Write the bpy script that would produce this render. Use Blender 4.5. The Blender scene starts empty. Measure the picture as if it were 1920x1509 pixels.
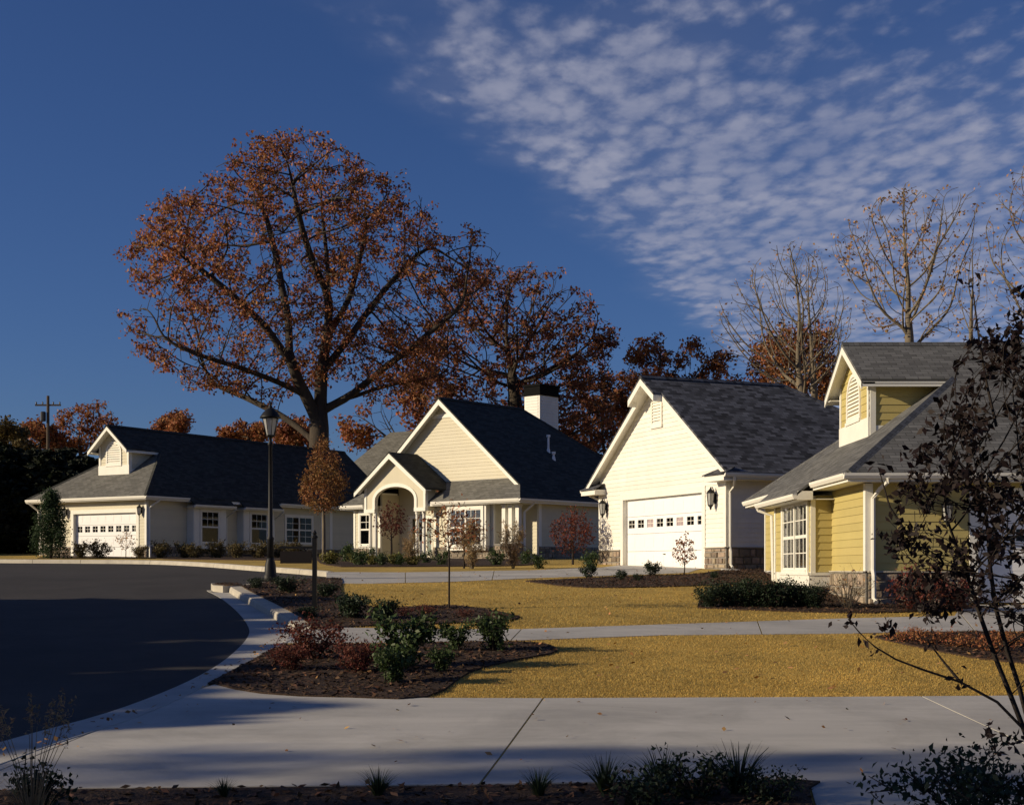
import bpy, bmesh, math, random
import numpy as np
from mathutils import Vector, Matrix

# ------------------------------------------------------------------ camera, sky, sun, exposure
sc = bpy.context.scene
COL = sc.collection
EYE = 1.9            # eye height above the ground at the camera (m)
F = 2600.0           # focal length in photo pixels (photo 1920 wide)
HOR = 1065.0         # photo row of the horizon
cam_d = bpy.data.cameras.new('camera')
cam = bpy.data.objects.new('camera', cam_d); COL.objects.link(cam)
cam.location = (0, 0, EYE); cam.rotation_euler = (math.radians(90), 0, 0)
cam_d.sensor_width = 36; cam_d.lens = F / 1920 * 36
cam_d.shift_y = (HOR - 754.5) / 1920
cam_d.clip_start = 0.1; cam_d.clip_end = 5000
sc.camera = cam

DUST, OZ = 0.7, 6.0
SUN_EL = math.radians(18.0)
SUN_H = Vector((-0.975, -0.22)).normalized()          # horizontal direction towards the sun
sun_dir = Vector((SUN_H.x * math.cos(SUN_EL), SUN_H.y * math.cos(SUN_EL), math.sin(SUN_EL)))
sl = bpy.data.lights.new('sun', 'SUN'); sl.energy = 4.5; sl.angle = math.radians(0.55); sl.color = (1.0, 0.83, 0.58)
so = bpy.data.objects.new('sun', sl); COL.objects.link(so)
so.rotation_euler = sun_dir.to_track_quat('Z', 'Y').to_euler(); so.location = (-40, -10, 40)

wd = bpy.data.worlds.new('World'); sc.world = wd; wd.use_nodes = True
nt = wd.node_tree; nt.nodes.clear()
def N(t, **kw):
    n = nt.nodes.new(t)
    for k, v in kw.items(): setattr(n, k, v)
    return n
def L(a, b): nt.links.new(a, b)
def M_(op, a, b=None, clamp=False):
    n = N('ShaderNodeMath', operation=op, use_clamp=clamp)
    for i, v in enumerate((a, b)):
        if v is None: continue
        if isinstance(v, (int, float)): n.inputs[i].default_value = v
        else: L(v, n.inputs[i])
    return n.outputs[0]
sky = N('ShaderNodeTexSky', sky_type='NISHITA'); sky.sun_disc = False
sky.sun_elevation = SUN_EL
sky.sun_rotation = math.atan2(SUN_H.x, SUN_H.y)
sky.altitude = 300; sky.air_density = 1.0; sky.dust_density = DUST; sky.ozone_density = OZ
# altocumulus sheet: direction projected on a level plane high above
tc = N('ShaderNodeTexCoord'); sp = N('ShaderNodeSeparateXYZ'); L(tc.outputs['Generated'], sp.inputs[0])
zz = M_('MAXIMUM', sp.outputs[2], 0.02)
px_ = M_('DIVIDE', sp.outputs[0], zz); py_ = M_('DIVIDE', sp.outputs[1], zz)
cv = N('ShaderNodeCombineXYZ'); L(px_, cv.inputs[0]); L(py_, cv.inputs[1])
def noise(scale, detail, rough, vec, dist=0.0):
    n = N('ShaderNodeTexNoise'); n.inputs['Scale'].default_value = scale; n.inputs['Detail'].default_value = detail
    n.inputs['Roughness'].default_value = rough; n.inputs['Distortion'].default_value = dist; L(vec, n.inputs['Vector']); return n.outputs['Fac']
mapn = N('ShaderNodeMapping'); mapn.inputs['Rotation'].default_value = (0, 0, math.radians(-18)); mapn.inputs['Scale'].default_value = (1.0, 0.55, 1)
L(cv.outputs[0], mapn.inputs[0])
n1 = noise(9.5, 4.0, 0.55, mapn.outputs[0], 0.2)
n2 = noise(2.3, 4.0, 0.55, cv.outputs[0])
n3 = noise(42.0, 4.0, 0.6, mapn.outputs[0])
wob = N('ShaderNodeTexNoise'); wob.inputs['Scale'].default_value = 11.0; wob.inputs['Detail'].default_value = 3; L(mapn.outputs[0], wob.inputs['Vector'])
wsub = N('ShaderNodeVectorMath', operation='SUBTRACT'); L(wob.outputs['Color'], wsub.inputs[0]); wsub.inputs[1].default_value = (.5, .5, .5)
wmul = N('ShaderNodeVectorMath', operation='MULTIPLY_ADD'); L(wsub.outputs[0], wmul.inputs[0]); wmul.inputs[1].default_value = (.10, .10, 0); L(mapn.outputs[0], wmul.inputs[2])
vor = N('ShaderNodeTexVoronoi', feature='SMOOTH_F1', voronoi_dimensions='2D'); vor.inputs['Scale'].default_value = 13.5; vor.inputs['Smoothness'].default_value = 0.45; vor.inputs['Randomness'].default_value = 1.0; L(wmul.outputs[0], vor.inputs['Vector'])
pv = M_('SUBTRACT', 1.0, M_('MULTIPLY', vor.outputs['Distance'], 1.25))
# signed distance to the sheet's western edge (line) and southern edge
e1 = M_('SUBTRACT', M_('MULTIPLY', M_('ADD', px_, 0.325), 0.95), M_('MULTIPLY', M_('SUBTRACT', py_, 2.44), 0.313))
e1 = M_('ADD', e1, M_('MULTIPLY', M_('SUBTRACT', n2, 0.5), 0.35))
m1 = N('ShaderNodeMapRange'); m1.interpolation_type = 'SMOOTHSTEP'; L(e1, m1.inputs[0]); m1.inputs[1].default_value = -0.10; m1.inputs[2].default_value = 0.16
e2 = M_('SUBTRACT', M_('SUBTRACT', py_, 2.30), M_('MULTIPLY', px_, 0.42))
e2 = M_('ADD', e2, M_('MULTIPLY', M_('SUBTRACT', n2, 0.5), 0.5))
m2 = N('ShaderNodeMapRange'); m2.interpolation_type = 'SMOOTHSTEP'; L(e2, m2.inputs[0]); m2.inputs[1].default_value = -0.35; m2.inputs[2].default_value = 0.65
puff = M_('ADD', M_('MULTIPLY', pv, 0.27), M_('ADD', M_('MULTIPLY', n1, 0.53), M_('MULTIPLY', n3, 0.20)))
cover = M_('MULTIPLY', m1.outputs[0], M_('ADD', M_('MULTIPLY', m2.outputs[0], 0.8), 0.2))
thr = M_('SUBTRACT', 0.68, M_('MULTIPLY', cover, 0.285))
den = N('ShaderNodeMapRange'); den.interpolation_type = 'SMOOTHSTEP'
L(M_('SUBTRACT', puff, thr), den.inputs[0]); den.inputs[1].default_value = -0.10; den.inputs[2].default_value = 0.25
nv = N('ShaderNodeMapRange'); L(n2, nv.inputs[0]); nv.inputs[1].default_value = .3; nv.inputs[2].default_value = .7; nv.inputs[3].default_value = .38; nv.inputs[4].default_value = .80
veil = M_('MULTIPLY', M_('MULTIPLY', cover, n2), 0.20)
alpha = M_('ADD', M_('MULTIPLY', M_('MULTIPLY', den.outputs[0], m1.outputs[0]), M_('MULTIPLY', nv.outputs[0], 0.85)), veil, True)
mixc = N('ShaderNodeMix', data_type='RGBA'); L(alpha, mixc.inputs['Factor'])
hsv = N('ShaderNodeMix', data_type='RGBA', blend_type='MULTIPLY'); hsv.inputs['Factor'].default_value = 1.0; hsv.inputs['B'].default_value = (0.70, 0.72, 0.93, 1); L(sky.outputs[0], hsv.inputs['A'])
L(hsv.outputs['Result'], mixc.inputs['A'])
mixc.inputs['B'].default_value = (4.9, 5.0, 6.2, 1)
bg = N('ShaderNodeBackground'); bg.inputs['Strength'].default_value = 0.066; L(mixc.outputs['Result'], bg.inputs['Color'])
wo = N('ShaderNodeOutputWorld'); L(bg.outputs[0], wo.inputs['Surface'])

sc.view_settings.view_transform = 'Standard'; sc.view_settings.look = 'None'
sc.view_settings.exposure = 0.2; sc.view_settings.gamma = 1.0; sc.view_settings.use_curve_mapping = False

# ------------------------------------------------------------------ terrain height (depends on depth only) and pixel -> ground
CY = [-3000, -40, 0, 6, 11, 16, 22, 30, 38, 44, 48, 52, 58, 63, 68, 75, 90, 120, 200, 6000]
CZ = [-1.95, -1.95, -1.9, -1.87, -1.76, -1.54, -1.22, -.79, -.36, -.04, .05, .13, .32, .40, .50, .72, 1.2, 2.2, 3.5, 3.5]
def H(y):            # world z of lawn level
    return EYE + float(np.mean(np.interp([y - 1.5, y - .75, y, y + .75, y + 1.5], CY, CZ)))
def gp(px, py, off=0.0):
    k = (HOR - py) / F
    a, b = 3.0, 60.0
    g = lambda Y: H(Y) + off - EYE - k * Y
    lo = a; step = .25; Y = a
    while Y < b and g(Y) < 0: lo = Y; Y += step
    hi = Y
    for _ in range(30):
        m = (lo + hi) / 2
        if g(m) < 0: lo = m
        else: hi = m
    return Vector(((px - 960) / F * lo, lo, H(lo) + off))
def at(px, Y, z=None):   # pixel column at a known depth
    return Vector(((px - 960) / F * Y, Y, H(Y) if z is None else z))
def gxy(px, py): p = gp(px, py); return (p.x, p.y)
def axy(px, Y): return ((px - 960) / F * Y, Y)

# ------------------------------------------------------------------ materials
MATS = {}
def mat(name, col, rough=.7, var=0.0, vscale=3.0, bump=0.0, bscale=30.0, spec=.3, metal=0.0, dark=None, island=0.0, objrand=0.0, stretch=(1, 1, 1), second=None, coord='Object', transl=0.0, patch=0.0, pscale=.25):
    m = bpy.data.materials.new(name); m.use_nodes = True; t = m.node_tree; b = t.nodes['Principled BSDF']
    def n(ty, **k):
        q = t.nodes.new(ty)
        for kk, v in k.items(): setattr(q, kk, v)
        return q
    b.inputs['Roughness'].default_value = rough; b.inputs['Metallic'].default_value = metal
    b.inputs['Specular IOR Level'].default_value = spec
    b.inputs['Base Color'].default_value = (*col, 1)
    src = None
    tcn = n('ShaderNodeTexCoord'); mp = n('ShaderNodeMapping'); mp.inputs['Scale'].default_value = stretch
    t.links.new(tcn.outputs[coord], mp.inputs[0])
    c2 = second if second else tuple(max(0, c * (1 - .75 * max(var, .001))) for c in col)
    if var > 0 or second:
        nz = n('ShaderNodeTexNoise'); nz.inputs['Scale'].default_value = vscale; nz.inputs['Detail'].default_value = 6; nz.inputs['Roughness'].default_value = .65
        t.links.new(mp.outputs[0], nz.inputs['Vector'])
        mr = n('ShaderNodeMapRange'); mr.inputs[1].default_value = .32; mr.inputs[2].default_value = .68; t.links.new(nz.outputs['Fac'], mr.inputs[0])
        mx = n('ShaderNodeMix', data_type='RGBA'); t.links.new(mr.outputs[0], mx.inputs['Factor'])
        mx.inputs['A'].default_value = (*col, 1); mx.inputs['B'].default_value = (*c2, 1); src = mx.outputs['Result']
    if patch > 0:
        pz = n('ShaderNodeTexNoise'); pz.inputs['Scale'].default_value = pscale; pz.inputs['Detail'].default_value = 8; pz.inputs['Roughness'].default_value = .7; pz.inputs['Distortion'].default_value = .6
        t.links.new(tcn.outputs['Object'], pz.inputs['Vector'])
        pr = n('ShaderNodeMapRange'); pr.inputs[1].default_value = .42; pr.inputs[2].default_value = .62; pr.inputs[3].default_value = 1.0; pr.inputs[4].default_value = 1.0 - patch; t.links.new(pz.outputs['Fac'], pr.inputs[0])
        ph = n('ShaderNodeHueSaturation'); t.links.new(src, ph.inputs['Color']); t.links.new(pr.outputs[0], ph.inputs['Value']); src = ph.outputs[0]
    if island > 0 or objrand > 0:
        if island > 0: r = n('ShaderNodeNewGeometry').outputs['Random Per Island']; amt = island
        else: r = n('ShaderNodeObjectInfo').outputs['Random']; amt = objrand
        hs = n('ShaderNodeHueSaturation')
        mv = n('ShaderNodeMapRange'); mv.inputs[3].default_value = 1 - amt; mv.inputs[4].default_value = 1 + amt * .8; t.links.new(r, mv.inputs[0]); t.links.new(mv.outputs[0], hs.inputs['Value'])
        w = n('ShaderNodeTexWhiteNoise', noise_dimensions='1D'); t.links.new(r, w.inputs['W'])
        mh = n('ShaderNodeMapRange'); mh.inputs[3].default_value = .5 - .035 * amt; mh.inputs[4].default_value = .5 + .03 * amt; t.links.new(w.outputs['Value'], mh.inputs[0]); t.links.new(mh.outputs[0], hs.inputs['Hue'])
        if src: t.links.new(src, hs.inputs['Color'])
        else: hs.inputs['Color'].default_value = (*col, 1)
        src = hs.outputs[0]
    if src: t.links.new(src, b.inputs['Base Color'])
    if bump > 0:
        nb = n('ShaderNodeTexNoise'); nb.inputs['Scale'].default_value = bscale; nb.inputs['Detail'].default_value = 5; t.links.new(mp.outputs[0], nb.inputs['Vector'])
        bp = n('ShaderNodeBump'); bp.inputs['Strength'].default_value = bump; bp.inputs['Distance'].default_value = .03
        t.links.new(nb.outputs['Fac'], bp.inputs['Height']); t.links.new(bp.outputs[0], b.inputs['Normal'])
    if transl > 0:
        tr = n('ShaderNodeBsdfTranslucent'); ms = n('ShaderNodeMixShader'); ms.inputs[0].default_value = transl
        if src: t.links.new(src, tr.inputs['Color'])
        else: tr.inputs['Color'].default_value = (*col, 1)
        t.links.new(b.outputs[0], ms.inputs[1]); t.links.new(tr.outputs[0], ms.inputs[2])
        t.links.new(ms.outputs[0], t.nodes['Material Output'].inputs['Surface'])
    MATS[name] = m; return m

def shingle(name, col, contrast=.5, row=.145, wid=.32, second=None):
    m = bpy.data.materials.new(name); m.use_nodes = True; t = m.node_tree; b = t.nodes['Principled BSDF']
    b.inputs['Roughness'].default_value = .92; b.inputs['Specular IOR Level'].default_value = .15
    uv = t.nodes.new('ShaderNodeUVMap')
    br = t.nodes.new('ShaderNodeTexBrick'); br.offset = .5; br.inputs['Scale'].default_value = 1.0
    br.inputs['Brick Width'].default_value = wid; br.inputs['Row Height'].default_value = row; br.inputs['Mortar Size'].default_value = .008
    br.inputs['Mortar Smooth'].default_value = .3; br.inputs['Bias'].default_value = 0.0
    c2 = second or tuple(c * (1 - contrast) for c in col)
    br.inputs['Color1'].default_value = (*col, 1); br.inputs['Color2'].default_value = (*c2, 1); br.inputs['Mortar'].default_value = (*[c * .35 for c in col], 1)
    t.links.new(uv.outputs[0], br.inputs['Vector'])
    nz = t.nodes.new('ShaderNodeTexNoise'); nz.inputs['Scale'].default_value = 1.4; nz.inputs['Detail'].default_value = 7; nz.inputs['Roughness'].default_value = .75; t.links.new(uv.outputs[0], nz.inputs['Vector'])
    mr = t.nodes.new('ShaderNodeMapRange'); mr.inputs[1].default_value = .3; mr.inputs[2].default_value = .7; mr.inputs[3].default_value = .86; mr.inputs[4].default_value = 1.12; t.links.new(nz.outputs['Fac'], mr.inputs[0])
    hs = t.nodes.new('ShaderNodeHueSaturation'); t.links.new(br.outputs['Color'], hs.inputs['Color']); t.links.new(mr.outputs[0], hs.inputs['Value']); t.links.new(hs.outputs[0], b.inputs['Base Color'])
    # course relief: saw-tooth height within each row
    s = t.nodes.new('ShaderNodeSeparateXYZ'); t.links.new(uv.outputs[0], s.inputs[0])
    d = t.nodes.new('ShaderNodeMath'); d.operation = 'DIVIDE'; d.inputs[1].default_value = row; t.links.new(s.outputs[1], d.inputs[0])
    fr = t.nodes.new('ShaderNodeMath'); fr.operation = 'FRACT'; t.links.new(d.outputs[0], fr.inputs[0])
    iv = t.nodes.new('ShaderNodeMath'); iv.operation = 'SUBTRACT'; iv.inputs[0].default_value = 1.0; t.links.new(fr.outputs[0], iv.inputs[1])
    ad = t.nodes.new('ShaderNodeMath'); ad.operation = 'MULTIPLY_ADD'; ad.inputs[1].default_value = -.5; t.links.new(br.outputs['Fac'], ad.inputs[0]); t.links.new(iv.outputs[0], ad.inputs[2])
    bp = t.nodes.new('ShaderNodeBump'); bp.inputs['Strength'].default_value = .55; bp.inputs['Distance'].default_value = .022; t.links.new(ad.outputs[0], bp.inputs['Height']); t.links.new(bp.outputs[0], b.inputs['Normal'])
    MATS[name] = m

mat('white_trim', (.80, .78, .70), .5, var=.10, vscale=2.0)
mat('white_siding', (.82, .79, .71), .55, objrand=.05, var=.14, vscale=.9, patch=.06, pscale=1.2)
mat('door_white', (.82, .82, .82), .45, var=.05, vscale=1.2)
mat('beige_siding', (.60, .555, .42), .6, var=.08, vscale=1.5, island=.04)
mat('yellow_siding', (.49, .405, .155), .55, objrand=.05, var=.12, vscale=1.3)
shingle('roof_shade_tone', (.062, .064, .058), .45)  # slopes turned from the sun: shade darkened into the shingle colour
shingle('roof_sun_tone', (.19, .185, .165), .35)  # sun-facing slopes of the same roofs: sunlight brightened into the colour
shingle('roof_charcoal', (.13, .134, .15), .80, row=.15, wid=.26)
shingle('roof_grey', (.165, .165, .16), .42)
mat('stone', (.36, .28, .19), .85, objrand=.45, var=.35, vscale=7, bump=.5, bscale=25, second=(.20, .17, .14))
mat('stone_merged', (.33, .27, .19), .85, island=.4, var=.35, vscale=7, bump=.4, bscale=25, second=(.19, .16, .13))
mat('mortar', (.27, .25, .22), .95, var=.3, vscale=20)
mat('black_metal', (.009, .009, .010), .55, spec=.25, var=.2, vscale=9)
mat('dark_metal', (.014, .014, .015), .5, spec=.5, var=.3, vscale=6)
mat('cap_dark', (.010, .010, .010), .9, spec=.05, var=.3, vscale=6)
mat('asphalt', (.050, .046, .044), .9, var=.45, vscale=.55, bump=.35, bscale=90, stretch=(1, 1.0, 1), second=(.036, .034, .034), patch=.25, pscale=.3)
mat('concrete', (.52, .50, .46), .85, var=.3, vscale=.9, bump=.15, bscale=60, stretch=(.28, 1.5, 1), second=(.395, .385, .36), patch=.20, pscale=.55)
mat('kerb_concrete', (.50, .46, .38), .85, var=.35, vscale=2.5, bump=.25, bscale=50)
mat('lawn_soil', (.53, .36, .085), .95, var=.4, vscale=.45, bump=.6, bscale=45, second=(.36, .25, .055), patch=.24, pscale=.4)
mat('ground_far', (.16, .115, .045), .95, var=.5, vscale=.12, bump=.4, bscale=10, second=(.07, .06, .025))
mat('mulch', (.060, .034, .021), .95, var=.6, vscale=6, bump=1.0, bscale=40, second=(.028, .017, .012))
mat('mulch_chip', (.085, .046, .026), .9, island=.65)
mat('grass_blade', (.66, .44, .115), .8, island=.25, transl=.25, var=.4, vscale=.6, second=(.47, .33, .10), patch=.24, pscale=.4)
mat('bark', (.075, .058, .042), .95, var=.5, vscale=2.5, bump=.8, bscale=12, stretch=(1, 1, .25), second=(.03, .025, .02))
mat('bark_pale', (.20, .165, .115), .9, var=.5, vscale=3, bump=.4, bscale=14, stretch=(1, 1, .3), second=(.09, .075, .055))
mat('bark_dark', (.030, .022, .018), .9, var=.5, vscale=8, bump=.4, bscale=30)
mat('leaf_oak', (.40, .165, .062), .75, island=.6, transl=.3, var=.6, vscale=.25, second=(.20, .080, .038))
mat('leaf_oak_dull', (.34, .15, .072), .8, island=.6, transl=.3, var=.6, vscale=.3, second=(.15, .055, .026))
mat('leaf_orange', (.40, .17, .065), .75, island=.5, transl=.3, var=.5, vscale=.4, second=(.17, .06, .02))
mat('leaf_tan', (.40, .24, .12), .75, island=.45, transl=.3)
mat('leaf_pear', (.29, .105, .042), .7, island=.5, transl=.3, var=.6, vscale=.9, second=(.20, .13, .04))
mat('leaf_red', (.125, .036, .024), .7, island=.5, transl=.3)
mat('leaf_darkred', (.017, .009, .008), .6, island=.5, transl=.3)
mat('leaf_green', (.048, .078, .024), .55, island=.5, transl=.25)
mat('leaf_darkgreen', (.020, .036, .016), .6, island=.5, transl=.2)
mat('leaf_cypress', (.028, .055, .020), .7, island=.5, transl=.2)
mat('leaf_olive', (.11, .085, .03), .7, island=.5, transl=.25)
mat('leaf_evergreen', (.016, .022, .011), .8, island=.5, transl=.15)
mat('leaf_yellowgreen', (.15, .14, .035), .65, island=.5, transl=.25)
mat('straw', (.33, .23, .12), .8, island=.4, transl=.3)
mat('fallen_leaf', (.36, .19, .07), .8, island=.6)
mat('curtain', (.55, .53, .50), .9, var=.2, vscale=5, stretch=(8, 8, .5))
mat('curtain_red', (.30, .16, .15), .9, var=.4, vscale=5, stretch=(8, 8, .5))
mat('room_dark', (.018, .017, .017), .9, var=.3, vscale=2)
mat('pane_reflection', (.50, .40, .40), .25, var=.5, vscale=9, spec=.5)  # pale pink reflection painted as the pane colour
mat('sign_board', (.016, .010, .008), .6, var=.4, vscale=6)
mat('wood_pole', (.10, .078, .058), .95, var=.4, vscale=4, bump=.4, bscale=20, stretch=(1, 1, .2))
def glassmat(name, rough, tint):
    m = bpy.data.materials.new(name); m.use_nodes = True; t = m.node_tree; t.nodes.remove(t.nodes['Principled BSDF'])
    g = t.nodes.new('ShaderNodeBsdfGlossy'); g.inputs['Roughness'].default_value = rough
    tr = t.nodes.new('ShaderNodeBsdfTransparent'); tr.inputs[0].default_value = (*tint, 1)
    fr = t.nodes.new('ShaderNodeFresnel'); fr.inputs[0].default_value = 1.4
    mx = t.nodes.new('ShaderNodeMixShader'); t.links.new(fr.outputs[0], mx.inputs[0]); t.links.new(tr.outputs[0], mx.inputs[1]); t.links.new(g.outputs[0], mx.inputs[2])
    t.links.new(mx.outputs[0], t.nodes['Material Output'].inputs['Surface']); MATS[name] = m
glassmat('glass', .02, (.75, .78, .78))
mat('lantern_glass', (.62, .62, .60), .25, spec=.5, transl=.5, var=.1, vscale=8)

# ------------------------------------------------------------------ object helpers
def tag(o, label=None, cat=None, group=None, kind=None):
    if label: o['label'] = label
    if cat: o['category'] = cat
    if group: o['group'] = group
    if kind: o['kind'] = kind
    return o
def thing(name, label, cat, loc=(0, 0, 0), rz=0.0, group=None):
    o = bpy.data.objects.new(name, None); COL.objects.link(o); o.location = loc; o.rotation_euler = (0, 0, rz)
    o.empty_display_size = .2
    return tag(o, label, cat, group)
def link(name, me, m, parent=None):
    o = bpy.data.objects.new(name, me); COL.objects.link(o)
    if m is not None and not me.materials: me.materials.append(MATS[m])
    if parent is not None: o.parent = parent
    return o
def dup(root, loc, rz=0.0, scale=1.0, label=None, group=None):
    r = root.copy(); COL.objects.link(r); r.location = loc; r.rotation_euler = (0, 0, rz)
    r.scale = (scale,) * 3 if isinstance(scale, (int, float)) else scale
    if label: r['label'] = label
    if group: r['group'] = group
    for ch in root.children:
        c = ch.copy(); COL.objects.link(c); c.parent = r
        for g in ch.children:
            d = g.copy(); COL.objects.link(d); d.parent = c
    return r
def np_mesh(name, V, Fc, smooth=False):
    """V (n,3); Fc (m,k) all faces with k corners"""
    V = np.asarray(V, dtype=np.float32); Fc = np.asarray(Fc, dtype=np.int32)
    me = bpy.data.meshes.new(name); me.vertices.add(len(V)); me.vertices.foreach_set('co', V.ravel())
    k = Fc.shape[1]; me.loops.add(Fc.size); me.loops.foreach_set('vertex_index', Fc.ravel())
    me.polygons.add(len(Fc)); me.polygons.foreach_set('loop_start', np.arange(0, Fc.size, k, dtype=np.int32))
    try: me.polygons.foreach_set('loop_total', np.full(len(Fc), k, dtype=np.int32))
    except Exception: pass
    if smooth: me.polygons.foreach_set('use_smooth', np.ones(len(Fc), dtype=bool))
    me.update(calc_edges=True); me.validate(); return me
class B:
    """collects boxes, prisms and tubes into ONE mesh object"""
    def __init__(s): s.v = []; s.f = []
    def box(s, x0, y0, z0, x1, y1, z1):
        i = len(s.v)
        s.v += [(x0, y0, z0), (x1, y0, z0), (x1, y1, z0), (x0, y1, z0), (x0, y0, z1), (x1, y0, z1), (x1, y1, z1), (x0, y1, z1)]
        s.f += [tuple(i + k for k in q) for q in ((3, 2, 1, 0), (4, 5, 6, 7), (0, 1, 5, 4), (1, 2, 6, 5), (2, 3, 7, 6), (3, 0, 4, 7))]
        return s
    def hexa(s, p):       # 8 points ordered like box
        i = len(s.v); s.v += [tuple(q) for q in p]
        s.f += [tuple(i + k for k in q) for q in ((3, 2, 1, 0), (4, 5, 6, 7), (0, 1, 5, 4), (1, 2, 6, 5), (2, 3, 7, 6), (3, 0, 4, 7))]
        return s
    def prism(s, pts, off):
        i = len(s.v); n = len(pts); s.v += [tuple(p) for p in pts] + [tuple(Vector(p) + Vector(off)) for p in pts]
        s.f.append(tuple(range(i, i + n))); s.f.append(tuple(range(i + 2 * n - 1, i + n - 1, -1)))
        for k in range(n): s.f.append((i + k, i + n + k, i + n + (k + 1) % n, i + (k + 1) % n))
        return s
    def tube(s, path, rad, sides=8, cap=True):
        path = [Vector(p) for p in path]
        if isinstance(rad, (int, float)): rad = [rad] * len(path)
        i0 = len(s.v); up = Vector((.31, .2, .93))
        for k, p in enumerate(path):
            d = (path[min(k + 1, len(path) - 1)] - path[max(k - 1, 0)])
            d = d.normalized() if d.length > 1e-9 else Vector((0, 0, 1))
            a = d.cross(Vector((1, 0, 0)) if abs(d.x) < .7 else Vector((0, 1, 0))).normalized(); b = d.cross(a)
            for q in range(sides):
                an = 2 * math.pi * (q + .5) / sides; s.v.append(tuple(p + (a * math.cos(an) + b * math.sin(an)) * rad[k]))
        for k in range(len(path) - 1):
            for q in range(sides):
                s.f.append((i0 + k * sides + q, i0 + k * sides + (q + 1) % sides, i0 + (k + 1) * sides + (q + 1) % sides, i0 + (k + 1) * sides + q))
        if cap: s.f.append(tuple(i0 + q for q in range(sides - 1, -1, -1))); s.f.append(tuple(i0 + (len(path) - 1) * sides + q for q in range(sides)))
        return s
    def lathe(s, prof, c=(0, 0, 0), sides=12):
        i0 = len(s.v)
        for r, z in prof:
            for q in range(sides):
                an = 2 * math.pi * (q + .5) / sides; s.v.append((c[0] + r * math.cos(an), c[1] + r * math.sin(an), c[2] + z))
        for k in range(len(prof) - 1):
            for q in range(sides): s.f.append((i0 + k * sides + q, i0 + k * sides + (q + 1) % sides, i0 + (k + 1) * sides + (q + 1) % sides, i0 + (k + 1) * sides + q))
        s.f.append(tuple(i0 + q for q in range(sides - 1, -1, -1))); s.f.append(tuple(i0 + (len(prof) - 1) * sides + q for q in range(sides)))
        return s
    def build_each(s, name, m, parent=None):
        comp = list(range(len(s.v)))
        def root(i):
            while comp[i] != i: comp[i] = comp[comp[i]]; i = comp[i]
            return i
        for f in s.f:
            for k in f[1:]: comp[root(k)] = root(f[0])
        groups = {}
        for f in s.f: groups.setdefault(root(f[0]), []).append(f)
        for fs in groups.values():
            ids = sorted({i for f in fs for i in f}); mp = {i: k for k, i in enumerate(ids)}
            q = B(); q.v = [s.v[i] for i in ids]; q.f = [tuple(mp[i] for i in f) for f in fs]; o = q.build(name, m, parent)
        return o
    def build(s, name, m, parent=None, smooth=False, fix=True):
        me = bpy.data.meshes.new(name); me.from_pydata(s.v, [], s.f)
        if fix:
            bm = bmesh.new(); bm.from_mesh(me); bmesh.ops.recalc_face_normals(bm, faces=bm.faces); bm.to_mesh(me); bm.free()
        if smooth:
            for p in me.polygons: p.use_smooth = True
        return link(name, me, m, parent)
# ------------------------------------------------------------------ house helpers (all in the house's own frame: x along the front, y back into the house)
random.seed(7); RNG = np.random.default_rng(11)
class Fr:
    """vertical plane: point o, horizontal axis u, outward normal n"""
    def __init__(s, o, u, n): s.o = Vector((o[0], o[1])); s.u = Vector(u); s.n = Vector(n)
    def p(s, a, z, out=0.0):
        q = s.o + s.u * a + s.n * out; return (q.x, q.y, z)
FRONT = lambda y=0.0: Fr((0, y), (1, 0), (0, -1))
RIGHT = lambda x: Fr((x, 0), (0, 1), (1, 0))
LEFT = lambda x: Fr((x, 0), (0, 1), (-1, 0))
def fbox(b, fr, a0, a1, z0, z1, o0, o1):
    b.hexa([fr.p(a0, z0, o0), fr.p(a1, z0, o0), fr.p(a1, z0, o1), fr.p(a0, z0, o1), fr.p(a0, z1, o0), fr.p(a1, z1, o0), fr.p(a1, z1, o1), fr.p(a0, z1, o1)]); return b
def plank(b, fr, a0, a1, zb, A0, A1, zt, t0=.024, t1=.005):
    b.hexa([fr.p(a0, zb, 0), fr.p(a1, zb, 0), fr.p(a1, zb, t0), fr.p(a0, zb, t0), fr.p(A0, zt, 0), fr.p(A1, zt, 0), fr.p(A1, zt, t1), fr.p(A0, zt, t1)])
def siding(wall, fr, z0, z1, spans, m, exp=.15, single=True):
    """spans(z) -> list of (a,b) intervals of wall at height z"""
    joined = {}; z = z0
    while z < z1 - .02:
        zt = min(z + exp, z1)
        s0, s1 = spans(z + .001), spans(zt - .001)
        if len(s0) != len(s1): s1 = s0 = spans((z + zt) / 2)
        for si, ((a, b_), (c, d)) in enumerate(zip(s0, s1)):
            if b_ - a < .03: continue
            if d - c < .01: c = d = (c + d) / 2
            if single: q = B(); plank(q, fr, a, b_, z, c, d, zt + .012); q.build('plank', m, wall)
            else: plank(joined.setdefault(si, B()), fr, a, b_, z, c, d, zt + .012)
        z = zt
    for q in joined.values(): q.build('siding', m, wall)
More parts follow.
